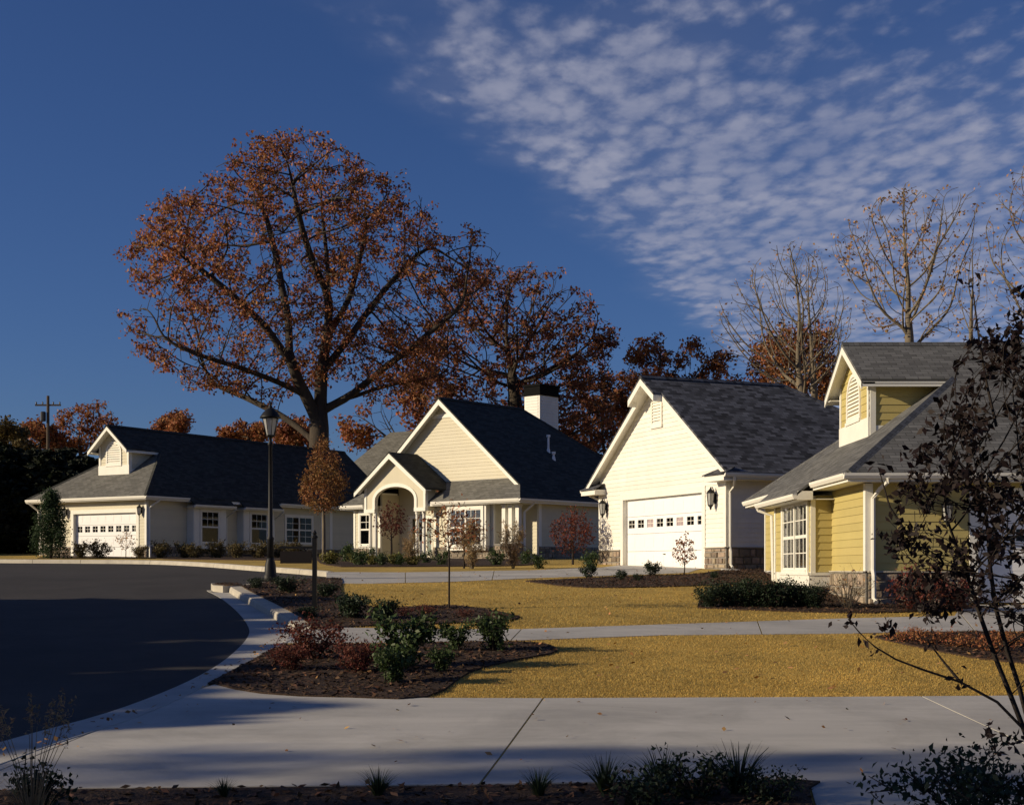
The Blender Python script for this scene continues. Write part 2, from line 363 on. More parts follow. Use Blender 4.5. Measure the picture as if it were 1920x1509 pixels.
def stones(parent, fr, a0, a1, z0, z1, single=True, m='stone', out=.03):
    """coursed rubble: mortar bed with separate stones standing proud of it"""
    bed = B(); fbox(bed, fr, a0, a1, z0, z1, 0, out); base = bed.build('stone_base', 'mortar', parent)
    J = B(); z = z0 + .012
    while z < z1 - .06:
        h = random.uniform(.14, .24)
        if z1 - z - h < .1: h = z1 - z - .012
        a = a0 + .01
        while a < a1 - .03:
            w = random.uniform(.18, .46)
            if a1 - a - w < .12: w = a1 - a - .01
            e = lambda k=.014: random.uniform(-k, k)
            o = out + random.uniform(.025, .055); i = .018
            p = [fr.p(a, z, out * .5), fr.p(a + w - .02, z, out * .5), fr.p(a + w - .02 - i + e(), z + i + e(), o + e(.008)), fr.p(a + i + e(), z + i + e(), o + e(.008)),
                 fr.p(a, z + h - .018, out * .5), fr.p(a + w - .02, z + h - .018, out * .5), fr.p(a + w - .02 - i + e(), z + h - .018 - i + e(), o + e(.008)), fr.p(a + i + e(), z + h - .018 - i + e(), o + e(.008))]
            if single: B().hexa(p).build('stone', m, base)
            else: J.hexa(p)
            a += w
        z += h
    if not single: J.build('stone_facing', 'stone_merged', base)
    return base
def roof(parent, pts, m, thick=.08, name='roof', down=True):
    """one roof plane as a slab; UV in metres along / up the slope"""
    pts = [Vector(p) for p in pts]
    nrm = Vector((0, 0, 0))
    for i in range(len(pts)):
        a, b = pts[i], pts[(i + 1) % len(pts)]; nrm += a.cross(b)
    nrm.normalize()
    if nrm.z < 0: pts.reverse(); nrm = -nrm
    hx = Vector((0, 0, 1)).cross(nrm).normalized(); up = nrm.cross(hx)
    b = B(); n = len(pts); off = Vector((0, 0, -thick))
    bm = bmesh.new(); tv = [bm.verts.new(p) for p in pts]; bv = [bm.verts.new(p + off) for p in pts]
    bm.faces.new(tv); bm.faces.new(bv[::-1])
    for i in range(n): bm.faces.new((tv[i], bv[i], bv[(i + 1) % n], tv[(i + 1) % n]))
    uvl = bm.loops.layers.uv.new('UVMap')
    for f in bm.faces:
        for l in f.loops: l[uvl].uv = (l.vert.co.dot(hx) + 50.03, l.vert.co.dot(up) + 50.0)
    bmesh.ops.triangulate(bm, faces=[f for f in bm.faces if len(f.verts) > 4])
    me = bpy.data.meshes.new(name); bm.to_mesh(me); bm.free()
    return link(name, me, m, parent)
def ridge_cap(parent, a, b, m, w=.14, h=.022):
    a, b = Vector(a), Vector(b); d = (b - a).normalized(); sd = d.cross(Vector((0, 0, 1))).normalized()
    up = Vector((0, 0, 1)); q = B()
    pr = [-sd * w - up * (w * .55), up * h * 1.2, sd * w - up * (w * .55), sd * w - up * (w * .55 + .02), -up * .02, -sd * w - up * (w * .55 + .02)]
    q.prism([a + x + up * h for x in pr], b - a)
    o = q.build('ridge_cap', m, parent)
    uvl = o.data.uv_layers.new(name='UVMap')
    for l in o.data.loops:
        co = o.data.vertices[l.vertex_index].co; uvl.data[l.index].uv = ((co - a).dot(sd) + 10, (co - a).dot(d) + 10)
    return o
def gutter(parent, a, b, w=.11, h=.12, m='white_trim', side=None):
    """K-shaped gutter hung on the edge a-b (horizontal), projecting to 'side'"""
    a, b, sd = Vector(a), Vector(b), Vector((*side, 0)).normalized(); q = B(); up = Vector((0, 0, 1))
    prof = [Vector((0, 0, -h)), sd * (w * .6) - up * h, sd * (w * .95) - up * (h * .45), sd * w - up * .0, sd * (w - .02) - up * .0, sd * (w - .025) - up * .025, up * -.03]
    q.prism([a + p for p in prof], b - a); return q.build('gutter', m, parent)
def downspout(parent, pts, r=.045):
    q = B(); q.tube(pts, r, 6); o = q.build('downspout', 'white_trim', parent); return o
def window(parent, fr, a0, a1, z0, z1, units=1, cols=3, rows=2, trim=.12, curtain=None, depth=.05, name='window', panel=None, lowgrid=True):
    """double hung unit(s): trim is the part, panes and muntins its pieces"""
    b = B(); T = trim
    fbox(b, fr, a0 - T, a0, z0 - T, z1 + T, -.02, depth); fbox(b, fr, a1, a1 + T, z0 - T, z1 + T, -.02, depth)
    fbox(b, fr, a0, a1, z1, z1 + T, -.02, depth - .002); fbox(b, fr, a0 - .0, a1 + .0, z0 - T * .8, z0, -.02, depth + .025)
    uw = (a1 - a0) / units; zm = (z0 + z1) / 2
    for k in range(units):
        x0 = a0 + k * uw; x1 = x0 + uw
        if k: fbox(b, fr, x0 - .05, x0 + .05, z0, z1, -.02, depth - .006)
        s = .04
        fbox(b, fr, x0, x1, zm - s, zm + s, -.02, .032)
        fbox(b, fr, x0, x0 + s, z0, z1, -.02, .028); fbox(b, fr, x1 - s, x1, z0, z1, -.02, .028)
        fbox(b, fr, x0 + s, x1 - s, z0, z0 + s, -.02, .027); fbox(b, fr, x0 + s, x1 - s, z1 - s, z1, -.02, .027)
    w = b.build(name, 'white_trim', parent)
    r = B(); fbox(r, fr, a0, a1, z0, z1, .0005, .002); r.build('interior', 'room_dark', w)
    if curtain:
        c = B(); n = 14
        for k in range(units):
            x0 = a0 + k * uw + .05; x1 = x0 + uw - .1; zc = z0 + (z1 - z0) * (.52 if curtain != 'curtain_red' else .5)
            st = (x1 - x0) / n
            for i in range(n):
                fbox(c, fr, x0 + i * st, x0 + (i + (1.0 if curtain == 'curtain' else .72)) * st, zc, z1 - .04, .003, .006 + .002 * (i % 2))
        c.build('curtain', curtain, w)
    for k in range(units):
        x0 = a0 + k * uw + .04; x1 = a0 + (k + 1) * uw - .04
        mu = B(); hasm = False
        for (za, zb, grid, o) in ((z0 + .04, zm - .04, lowgrid, .011), (zm + .04, z1 - .04, True, .015)):
            c_, r_ = (cols, rows) if grid else (1, 1)
            for i in range(c_):
                for j in range(r_):
                    pa = x0 + (x1 - x0) * i / c_; pb = x0 + (x1 - x0) * (i + 1) / c_; pc = za + (zb - za) * j / r_; pd = za + (zb - za) * (j + 1) / r_
                    g = B(); fbox(g, fr, pa + .001, pb - .001, pc + .001, pd - .001, o, o + .004); g.build('pane', 'glass', w)
            for i in range(1, c_): xm = x0 + (x1 - x0) * i / c_; fbox(mu, fr, xm - .012, xm + .012, za, zb, o - .002, o + .014); hasm = True
            for j in range(1, r_): zj = za + (zb - za) * j / r_; fbox(mu, fr, x0, x1, zj - .012, zj + .012, o - .001, o + .012); hasm = True
        if hasm: mu.build('muntin', 'white_trim', w)
    return w
def louvre(parent, fr, ac, w, z0, z1, arch=False, single=True, m='white_trim', nsl=10):
    """louvred vent: frame, dark backing and separate slats; flat or arched head"""
    hw = w / 2; b = B(); T = .09
    zs = z1 - (hw if arch else 0)
    fbox(b, fr, ac - hw - T, ac - hw, z0 - T, zs, -.02, .06); fbox(b, fr, ac + hw, ac + hw + T, z0 - T, zs, -.02, .06)
    fbox(b, fr, ac - hw - T - .03, ac + hw + T + .03, z0 - T - .06, z0 - T + .02, -.02, .085)
    fbox(b, fr, ac - hw, ac + hw, z0 - T + .02, z0, -.02, .058)
    if arch:
        n = 10
        for k in range(n):
            t0, t1 = math.pi * k / n, math.pi * (k + 1) / n
            P = lambda r, t, o: fr.p(ac - r * math.cos(t), zs + r * math.sin(t), o)
            b.hexa([P(hw, t0, -.02), P(hw + T, t0, -.02), P(hw + T, t0, .06), P(hw, t0, .06), P(hw, t1, -.02), P(hw + T, t1, -.02), P(hw + T, t1, .06), P(hw, t1, .06)])
    else: fbox(b, fr, ac - hw - T, ac + hw + T, z1, z1 + T, -.02, .06)
    o = b.build('louvre_vent', m, parent)
    bk = B()
    pts = [fr.p(ac - hw, z0, .004), fr.p(ac + hw, z0, .004)]
    if arch: pts += [fr.p(ac + hw * math.cos(math.pi * k / 10), zs + hw * math.sin(math.pi * k / 10), .004) for k in range(11)]
    else: pts += [fr.p(ac + hw, z1, .004), fr.p(ac - hw, z1, .004)]
    bk.prism(pts, (fr.n.x * .004, fr.n.y * .004, 0)); bk.build('backing', 'dark_metal', o)
    st = (z1 - z0) / nsl
    for k in range(nsl):
        z = z0 + k * st; h = hw
        if arch and z + st * .5 > zs: h = math.sqrt(max(hw * hw - (z + st * .5 - zs) ** 2, .0004))
        q = B(); q.hexa([fr.p(ac - h, z, .05), fr.p(ac + h, z, .05), fr.p(ac + h, z + .012, .055), fr.p(ac - h, z + .012, .055),
                         fr.p(ac - h, z + st * .72, .012), fr.p(ac + h, z + st * .72, .012), fr.p(ac + h, z + st * .72 + .012, .017), fr.p(ac - h, z + st * .72 + .012, .017)])
        q.build('slat', m, o)
    return o
def garage_door(parent, fr, a0, a1, z1, recess=.14, nwin=8, wz=(1.48, 1.76), casing=.2, z0=0.0, reflections=()):
    b = B()
    fbox(b, fr, a0 - casing, a0, z0, z1 + casing, -recess, .045); fbox(b, fr, a1, a1 + casing, z0, z1 + casing, -recess, .045)
    fbox(b, fr, a0, a1, z1, z1 + casing, -recess, .043)
    d = b.build('garage_door', 'white_trim', parent)
    nsec = 4; h = (z1 - z0) / nsec; w = (a1 - a0) / nwin
    for k in range(nsec):
        q = B(); za, zb = z0 + k * h + .006, z0 + (k + 1) * h - .006
        win = za < wz[0] and zb > wz[0]
        if not win:
            fbox(q, fr, a0 + .004, a1 - .004, za, zb, -recess - .045, -recess)
            for i in range(nwin):
                x = a0 + i * w
                fbox(q, fr, x + w * .14, x + w * .86, za + h * .2, zb - h * .2, -recess, -recess + .005)
        else:
            zl, zh = wz[0], min(wz[1], zb - .05)
            fbox(q, fr, a0 + .004, a1 - .004, za, zl, -recess - .045, -recess); fbox(q, fr, a0 + .004, a1 - .004, zh, zb, -recess - .045, -recess)
            for i in range(nwin + 1):
                xa = a0 + i * w - w * .17; xb = a0 + i * w + w * .17
                fbox(q, fr, max(xa, a0 + .004), min(xb, a1 - .004), zl, zh, -recess - .045, -recess)
            for i in range(nwin):
                x0, x1 = a0 + i * w + w * .17, a0 + (i + 1) * w - w * .17
                g = B(); fbox(g, fr, x0, x1, zl, zh, -recess - .03, -recess - .026); g.build('pane', 'pane_reflection' if i in reflections else 'glass', d)  # listed panes carry a painted reflection instead of clear glass
                mu = B(); xm = (x0 + x1) / 2; zm = (zl + zh) / 2
                fbox(mu, fr, xm - .009, xm + .009, zl, zh, -recess - .025, -recess - .012); fbox(mu, fr, x0, x1, zm - .009, zm + .009, -recess - .026, -recess - .013); mu.build('muntin', 'white_trim', d)
        q.build('door_panel', 'door_white', d)
    bk = B(); fbox(bk, fr, a0, a1, z0, z1, -recess - .12, -recess - .07); bk.build('backing', 'room_dark', d)
    hd = B(); xm = (a0 + a1) / 2; fbox(hd, fr, xm - .06, xm + .06, z0 + h * .8, z0 + h * .84, -recess, -recess + .05); hd.build('handle', 'dark_metal', d)
    return d
def wall_lantern(parent, fr, a, z, s=1.0):
    b = B(); fbox(b, fr, a - .06 * s, a + .06 * s, z - .16 * s, z + .12 * s, .0, .035)
    c = fr.p(a, 0, .17 * s)
    b.tube([fr.p(a, z - .08 * s, .03), fr.p(a, z + .18 * s, .06 * s), fr.p(a, z + .30 * s, .12 * s), fr.p(a, z + .26 * s, .17 * s)], .014 * s, 6)
    b.lathe([(.02 * s, .30 * s), (.03 * s, .25 * s), (.13 * s, .15 * s), (.14 * s, .13 * s), (.11 * s, .125 * s)], (c[0], c[1], z), 6)
    b.lathe([(.075 * s, -.24 * s), (.085 * s, -.21 * s), (.09 * s, -.20 * s)], (c[0], c[1], z), 6)
    b.lathe([(.012 * s, -.34 * s), (.03 * s, -.30 * s), (.05 * s, -.24 * s)], (c[0], c[1], z), 6)
    for k in range(6):
        an = 2 * math.pi * (k + .5) / 6; ca, sa = math.cos(an), math.sin(an)
        b.tube([(c[0] + .085 * s * ca, c[1] + .085 * s * sa, z - .2 * s), (c[0] + .12 * s * ca, c[1] + .12 * s * sa, z + .13 * s)], .009 * s, 4)
    o = b.build('wall_lantern', 'black_metal', parent)
    B().lathe([(.078 * s, -.2 * s), (.112 * s, .124 * s)], (c[0], c[1], z), 6).build('lantern_glass', 'lantern_glass', o)
    return o
def board(b, fr, a0, a1, z0, z1, o=.04): fbox(b, fr, a0, a1, z0, z1, -.01, o)
def wall_slab(parent, fr, poly, m, thick=.12):
    b = B(); b.prism([fr.p(a, z, 0) for a, z in poly], (-fr.n.x * thick, -fr.n.y * thick, 0)); return b.build('wall', m, parent)
def house(name, label, origin, ang, z):
    return thing(name, label, 'house', (origin[0], origin[1], z), ang)

def dutch_hip(h, W, D, ov, ze, pside, pfront, dw, dface, dtip, m, mfront=None, msid='white_siding', soff=.2):
    """hip-ended roof whose ridge runs forward over a gabled dormer; returns geometry numbers"""
    x0, x1 = -ov, W + ov; xr = W / 2; zr = ze + pside * (W / 2 + ov); y0 = -ov
    dz = pside * dw; zd = zr - dz; yd = y0 + (zd - ze) / pfront
    mf = mfront or m
    roof(h, [(x1, y0, ze), (x1, D + ov, ze), (xr, D + ov, zr), (xr, yd, zr), (xr + dw, yd, zd)], m); roof(h, [(xr, yd - .002, zr), (xr, dtip, zr), (xr + dw, dtip, zd), (xr + dw, yd - .002, zd)], m, name='dormer_roof')
    roof(h, [(x0, y0, ze), (x0, D + ov, ze), (xr, D + ov, zr), (xr, yd, zr), (xr - dw, yd, zd)], m); roof(h, [(xr, yd - .002, zr), (xr, dtip, zr), (xr - dw, dtip, zd), (xr - dw, yd - .002, zd)], m, name='dormer_roof')
    r = roof(h, [(x0, y0, ze), (x1, y0, ze), (xr + dw, yd, zd), (xr - dw, yd, zd)], mf)
    ridge_cap(r, (x1, y0, ze), (xr + dw, yd, zd), m); ridge_cap(r, (x0, y0, ze), (xr - dw, yd, zd), m)
    ridge_cap(r, (xr, dtip, zr), (xr, D + ov, zr), m)
    # soffit and fascia
    zs = ze - soff; b = B()
    b.box(x0 + .02, y0 + .02, zs, x1 - .02, 0 - .0, zs + .02); b.box(W, 0, zs, x1 - .02, D, zs + .02); b.box(x0 + .02, 0, zs, 0, D, zs + .02); b.build('soffit', 'white_trim', h)
    b = B(); b.box(x0, y0 - .0, zs - .01, x1, y0 + .02, ze - .085); b.box(x1 - .02, y0 + .02, zs - .01, x1, D + ov, ze - .085); b.box(x0, y0 + .02, zs - .01, x0 + .02, D + ov, ze - .085); b.build('fascia', 'white_trim', h)
    return dict(x0=x0, x1=x1, xr=xr, zr=zr, y0=y0, zd=zd, yd=yd, zs=zs)
def dormer(h, g, dw, hw, dface, dtip, pside, pfront, ze, msid, exp, single, varch, m_trim='white_trim', vent_z=None, vent_w=1.4, nsl=10, base=.5):
    xr, zr, zd = g['xr'], g['zr'], g['zd']; fr = Fr((xr, dface), (1, 0), (0, -1))
    zb = ze + pfront * (dface - g['y0']) - .06
    zt = lambda a: zr - pside * abs(a) - .1
    d = B(); d.prism([fr.p(-hw, zb), fr.p(hw, zb), fr.p(hw, zt(hw)), fr.p(0, zt(0)), fr.p(-hw, zt(-hw))], (0, .1, 0)); dm = d.build('dormer', 'white_trim', h)
    zba = zb + base + .06
    siding(dm, fr, zba, zr - .12, lambda z: [(-min(hw, max(.0, (zr - .1 - z) / pside)), min(hw, max(0., (zr - .1 - z) / pside)))], msid, exp, single)
    b = B()
    board(b, fr, -hw - .03, hw + .03, zb, zba, .05); board(b, fr, -hw, -hw + .12, zba, zt(hw), .045); board(b, fr, hw - .12, hw, zba, zt(hw), .045); b.build_each('corner_board', m_trim, dm)
    for sx in (1, -1):
        f2 = Fr((xr + sx * hw, 0), (0, 1), (sx, 0)); top = zd - .12
        yend = lambda z: g['y0'] + (z - ze) / pfront + .12
        wl = B(); wl.prism([f2.p(dface + .1, zb), f2.p(yend(top), top), f2.p(dface + .1, top)], (-sx * .08, 0, 0)); wl.build('side_wall', m_trim, dm)
        siding(dm, f2, zb + .25, top, lambda z: [(dface + .12, yend(z))], msid, exp, single)
        bb = B(); board(bb, f2, dface - .0, dface + .14, zb, top, .045)
        bb.prism([f2.p(dface + .14, zb + .02, -.01), f2.p(yend(zb + .3) + .0, zb + .3, -.01), f2.p(dface + .14, zb + .3, -.01)], (sx * .04, 0, 0)); bb.build_each('corner_board', m_trim, dm)
        # eave soffit of the dormer roof
        s = B(); xa, xb = xr + sx * hw, xr + sx * dw
        s.box(min(xa, xb), dtip + .05, zd - .14, max(xa, xb), g['yd'] - .05, zd - .12); s.box(xb - .015 if sx > 0 else xb, dtip, zd - .2, xb if sx > 0 else xb + .015, g['yd'], zd - .082); s.build('soffit', m_trim, dm)
        # rake board and rake soffit
        rb = B(); rb.prism([(xr, dtip, zr - .083), (xr + sx * dw, dtip, zd - .083), (xr + sx * dw, dtip, zd - .26), (xr, dtip, zr - .27)], (0, .03, 0)); rb.build('rake_board', m_trim, dm)
        rs = B(); rs.prism([(xr, dtip + .03, zr - .09), (xr + sx * dw, dtip + .03, zd - .09), (xr + sx * dw, dtip + .03, zd - .12), (xr, dtip + .03, zr - .12)], (0, dface - dtip - .03, 0)); rs.build('rake_soffit', m_trim, dm)
    if vent_z: louvre(dm, fr, 0, vent_w, vent_z[0], vent_z[1], arch=varch, nsl=nsl)
    return dm
# ------------------------------------------------------------------ ground regions
def region(name, poly, off, m, thick=.14, cell=1.5, parent=None, struct=True, hfun=None, crown=0.0):
    """level sheet following the terrain: polygon (x,y) -> slab with skirts"""
    bm = bmesh.new(); vs = [bm.verts.new((x, y, 0)) for x, y in poly]
    f = bm.faces.new(vs); bmesh.ops.triangulate(bm, faces=[f])
    xs = [p[0] for p in poly]; ys = [p[1] for p in poly]
    y = math.floor(min(ys)) + .37
    while y < max(ys):
        bmesh.ops.bisect_plane(bm, geom=bm.verts[:] + bm.edges[:] + bm.faces[:], plane_co=(0, y, 0), plane_no=(0, 1, 0)); y += cell if y < 80 else cell * 8
    for v in bm.verts: v.co.z = (hfun(v.co.x, v.co.y) if hfun else H(v.co.y)) + off
    bmesh.ops.recalc_face_normals(bm, faces=bm.faces)
    if bm.faces[:] and sum(q.normal.z for q in bm.faces) < 0: bmesh.ops.reverse_faces(bm, faces=bm.faces)
    if thick > 0:
        top = bm.faces[:]
        bound = [e for e in bm.edges if e.is_boundary]
        ret = bmesh.ops.extrude_edge_only(bm, edges=bound)
        for v in ret['geom']:
            if isinstance(v, bmesh.types.BMVert): v.co.z -= thick
    me = bpy.data.meshes.new(name); bm.to_mesh(me); bm.free()
    o = link(name, me, m, parent)
    if parent is None and struct: o['kind'] = 'structure'
    return o
def cut_poly(poly, p, n):
    """keep the side of a polygon where (q-p).n > 0"""
    out = []; k = len(poly)
    d = lambda q: (q[0] - p[0]) * n[0] + (q[1] - p[1]) * n[1]
    for i in range(k):
        a, b = poly[i], poly[(i + 1) % k]; da, db = d(a), d(b)
        if da >= 0: out.append(a)
        if da * db < 0: t = da / (da - db); out.append((a[0] + (b[0] - a[0]) * t, a[1] + (b[1] - a[1]) * t))
    return out
def inside(poly, x, y):
    c = False; n = len(poly); j = n - 1
    for i in range(n):
        xi, yi = poly[i]; xj, yj = poly[j]
        if (yi > y) != (yj > y) and x < (xj - xi) * (y - yi) / (yj - yi) + xi: c = not c
        j = i
    return c
def smooth_line(pts, n=4):
    out = []
    for i in range(len(pts) - 1):
        p0 = pts[max(i - 1, 0)]; p1 = pts[i]; p2 = pts[i + 1]; p3 = pts[min(i + 2, len(pts) - 1)]
        for k in range(n):
            t = k / n
            out.append(tuple(.5 * (2 * p1[c] + (p2[c] - p0[c]) * t + (2 * p0[c] - 5 * p1[c] + 4 * p2[c] - p3[c]) * t * t + (3 * p1[c] - p0[c] - 3 * p2[c] + p3[c]) * t ** 3) for c in (0, 1)))
    out.append(tuple(pts[-1])); return out
RL = -.15                                   # road level below lawn level
g2 = lambda px, py, off=0.0: tuple(gp(px, py, off)[:2])
# edge asphalt / gutter pan, and foot of the kerb, near island
edgeA = smooth_line([g2(x, y, RL) for x, y in [(-520, 1545), (0, 1392), (200, 1337), (330, 1288), (400, 1252), (440, 1222), (464, 1195), (466, 1176), (448, 1150), (418, 1124), (388, 1107)]] + [axy(400, 35.6), axy(440, 36.8), axy(520, 38.6), axy(610, 39.6)])
footB = smooth_line([g2(x, y, RL) for x, y in [(-520, 1640), (0, 1440), (200, 1372), (345, 1306), (400, 1277), (470, 1240), (526, 1206), (548, 1188), (515, 1162), (470, 1136), (434, 1115), (420, 1104)]] + [axy(430, 36.0), axy(470, 37.2), axy(530, 38.4), axy(610, 39.3)])
# far kerb
farK = smooth_line([axy(-500, 63), axy(-100, 62.5), axy(60, 61), axy(150, 60), axy(280, 58), axy(400, 53.5), axy(490, 47.5), axy(560, 44.3), axy(612, 42.6)])
def offset_line(line, d):
    out = []
    for i in range(len(line)):
        p = Vector(line[i]); t = (Vector(line[min(i + 1, len(line) - 1)]) - Vector(line[max(i - 1, 0)])).normalized(); out.append((p.x + t.y * d, p.y - t.x * d))
    return out
footIn = offset_line(footB, .30); farIn = offset_line(farK, -.16)
ground = region('ground', [(-3000, -300), (3000, -300), (3000, 4500), (-3000, 4500)], -.30, 'ground_far', thick=0, cell=6)
road = region('road', edgeA + [axy(630, 39.6), axy(630, 42.5)] + farK[::-1] + [(-75, 62), (-75, -6), (-6, -6), (-5, 4)], RL, 'asphalt', thick=.1)
# gutter pan ring between A and B, in cast lengths
pan = thing('gutter_pan', None, None); pan['kind'] = 'structure'
nA = len(edgeA)
for i in range(0, len(edgeA) - 1, 4):
    j = min(i + 4, len(edgeA) - 1)
    ib, jb = int(i * (len(footB) - 1) / (nA - 1)), int(j * (len(footB) - 1) / (nA - 1))
    A = edgeA[i:j + 1]; Bq = footB[ib:jb + 1]
    region('pan_length', A + Bq[::-1], RL + .008, 'concrete', thick=.1, parent=pan)
def kerb(name, line, w=.26, h=.15, seg=4, side=1, m='kerb_concrete', prof=None):
    k = thing(name, None, None); k['kind'] = 'structure'
    P = [Vector((x, y)) for x, y in line]
    nr = []
    for i in range(len(P)):
        d = (P[min(i + 1, len(P) - 1)] - P[max(i - 1, 0)]).normalized(); nr.append(Vector((-d.y, d.x)) * side)
    for s in range(0, len(P) - 1, seg):
        e = min(s + seg, len(P) - 1); b = B(); ring = []
        for i in range(s, e + 1):
            p = P[i].copy()
            d = (P[min(i + 1, len(P) - 1)] - P[max(i - 1, 0)]).normalized()
            if i == s: p += d * .012
            if i == e: p -= d * .012
            z = H(p.y) + RL; n = nr[i]
            pf = prof or [(0, -.1), (.03, h - .035), (.065, h + .004), (w, h + .012), (w, -.1)]
            ring.append([(p.x + n.x * a, p.y + n.y * a, z + c) for a, c in pf])
        for r in ring: b.v += r
        for q in range(len(ring) - 1):
            for c in range(5): b.f.append((q * 5 + c, q * 5 + (c + 1) % 5, (q + 1) * 5 + (c + 1) % 5, (q + 1) * 5 + c))
        b.f.append((0, 1, 2, 3, 4)); t = (len(ring) - 1) * 5; b.f.append((t + 4, t + 3, t + 2, t + 1, t))
        b.build('kerb_length', m, k)
    return k
i548 = min(range(len(footB)), key=lambda i: (footB[i][0] - g2(548, 1188, RL)[0]) ** 2 + (footB[i][1] - g2(548, 1188, RL)[1]) ** 2)
kerb('kerb', footB[i548:], side=-1, w=.34, seg=9)
kerb('rolled_kerb', footB[:i548 + 1], side=-1, m='concrete', prof=[(0, -.1), (0, .012), (.12, .05), (.33, .166), (.33, -.1)])
kerb('kerb', farK[4:], side=1, w=.22, h=.16, seg=4)
# lawn sheet: everything on the house side of the kerbs
lawn_poly = footIn + [axy(625, 39.7), axy(625, 42.8)] + farIn[::-1] + [(-75, 62), (-90, 140), (140, 140), (140, -12), (-4.5, -12), (-4.5, 4)]
lawn = region('lawn', lawn_poly, 0.0, 'lawn_soil', thick=.3, cell=1.0)
# concrete drives, cast in slabs with open joints
def drive(name, poly, cuts, off=.012):
    d = thing(name, None, None); d['kind'] = 'structure'
    pieces = [poly]
    for (p, q) in cuts:
        dx, dy = q[0] - p[0], q[1] - p[1]; l = math.hypot(dx, dy); n = (-dy / l, dx / l); new = []
        for pc in pieces:
            for s in (1, -1):
                c = cut_poly(pc, (p[0] + n[0] * s * .011, p[1] + n[1] * s * .011), (n[0] * s, n[1] * s))
                if len(c) > 2: new.append(c)
        pieces = new
    for pc in pieces: region('slab', pc, off, 'concrete', thick=.16, cell=1.0, parent=d)
    return d
fg = [g2(x, y) for x, y in [(402, 1284), (440, 1294), (490, 1302), (560, 1307), (640, 1309), (1000, 1310), (1500, 1308), (1920, 1305), (2400, 1302)]] + [g2(2500, 1700), g2(1562, 1700), g2(1545, 1560), g2(1527, 1500), g2(1520, 1474), g2(1500, 1461)] + [g2(x, y) for x, y in [(1000, 1470), (500, 1476), (100, 1480), (-260, 1490)]]
lo = [p for p in footIn if p[1] > fg[-1][1] and p[1] < fg[0][1] - .05]
drive_fg = fg + lo
drive('driveway', drive_fg, [(g2(1017, 1312), g2(903, 1467)), (g2(1735, 1310), g2(1860, 1368)), (g2(300, 1320), g2(-60, 1470))])
d2 = [g2(x, y) for x, y in [(553, 1183), (640, 1177), (800, 1180), (975, 1180), (1250, 1171), (1580, 1160), (1790, 1155)]] + [(9.7, 29.9), (15.2, 29.9)] + [g2(2300, 1200), g2(1920, 1184), g2(1740, 1184), g2(1600, 1188), g2(1250, 1191), g2(975, 1201), g2(700, 1206), g2(560, 1206), g2(532, 1206)]
drive('driveway', d2, [(g2(980, 1178), g2(955, 1204)), (g2(1420, 1165), g2(1430, 1192)), (g2(1800, 1150), g2(1830, 1186))])
d3 = [axy(612, 42.4), axy(760, 42.2), axy(1000, 43.6), (3.0, 46.5), (3.95, 50.6), (6.2, 45.2)] + [g2(1290, 1074), g2(1160, 1079), g2(1000, 1084), g2(845, 1091), g2(700, 1094), g2(612, 1094)]
drive('driveway', d3, [(axy(760, 46), axy(760, 36)), (axy(930, 48), axy(920, 36))])
# mulch beds
beds = {}
def bed(key, pts, off=.03):
    beds[key] = pts; return region('mulch_bed', smooth_line(pts + pts[:1], 3)[:-1], off, 'mulch', thick=.1, cell=.8)
i0 = i548
in_k = []     # inner side of the island kerb
for i in range(i0, len(footB) - 2):
    p = Vector(footB[i]); d = (Vector(footB[i + 1]) - Vector(footB[i - 1])).normalized(); in_k.append((p.x + d.y * .33, p.y - d.x * .33))
bed('island', [g2(600, 1180)] + in_k[::3] + [axy(640, 39.0), g2(640, 1112), g2(700, 1140), g2(850, 1136), g2(975, 1158), g2(880, 1168), g2(700, 1174)])
nb_ = [p for p in footIn if g2(402, 1284)[1] < p[1] < g2(545, 1210)[1]]
bed('near', [g2(403, 1284)] + nb_[::2] + [g2(560, 1209), g2(700, 1210), g2(980, 1205), g2(1045, 1222), g2(960, 1240), g2(880, 1262), g2(800, 1308.5), g2(640, 1308.5), g2(560, 1306.5), g2(490, 1301.5), g2(440, 1293.5)])
bed('garage', [g2(985, 1090), g2(1160, 1082), g2(1300, 1077), g2(1345, 1071), (7.0, 43.6), (8.2, 43.9), g2(1456, 1090), g2(1300, 1099), g2(1100, 1102)])
bed('yellow', [g2(1308, 1140), g2(1330, 1112), (7.0, 37.5), (7.6, 32.0), (7.75, 30.05), (9.6, 29.9), (9.6, 28.9), g2(1640, 1150), g2(1450, 1146)])
bed('gable', [axy(640, 47.5), axy(800, 48), axy(985, 50), axy(1010, 61.5), axy(960, 62.5), axy(800, 66.3), axy(665, 70), axy(600, 66), axy(600, 54)])
bed('right', [g2(1640, 1196), g2(1750, 1187), g2(1920, 1188), g2(2200, 1205), g2(2200, 1252), g2(1900, 1243), g2(1740, 1218)])
bed('front', [g2(-300, 1496), g2(100, 1486), g2(1000, 1477), g2(1496, 1467), g2(1516, 1482), g2(1522, 1506), g2(1540, 1560), g2(1560, 1720), g2(400, 1800), g2(-300, 1720)])
bed('left_house', [axy(70, 66.5), axy(275, 66.2), axy(330, 62), axy(520, 58.5), axy(600, 62), axy(620, 76), axy(420, 74), axy(300, 69.5), axy(285, 68.4), axy(110, 72)])

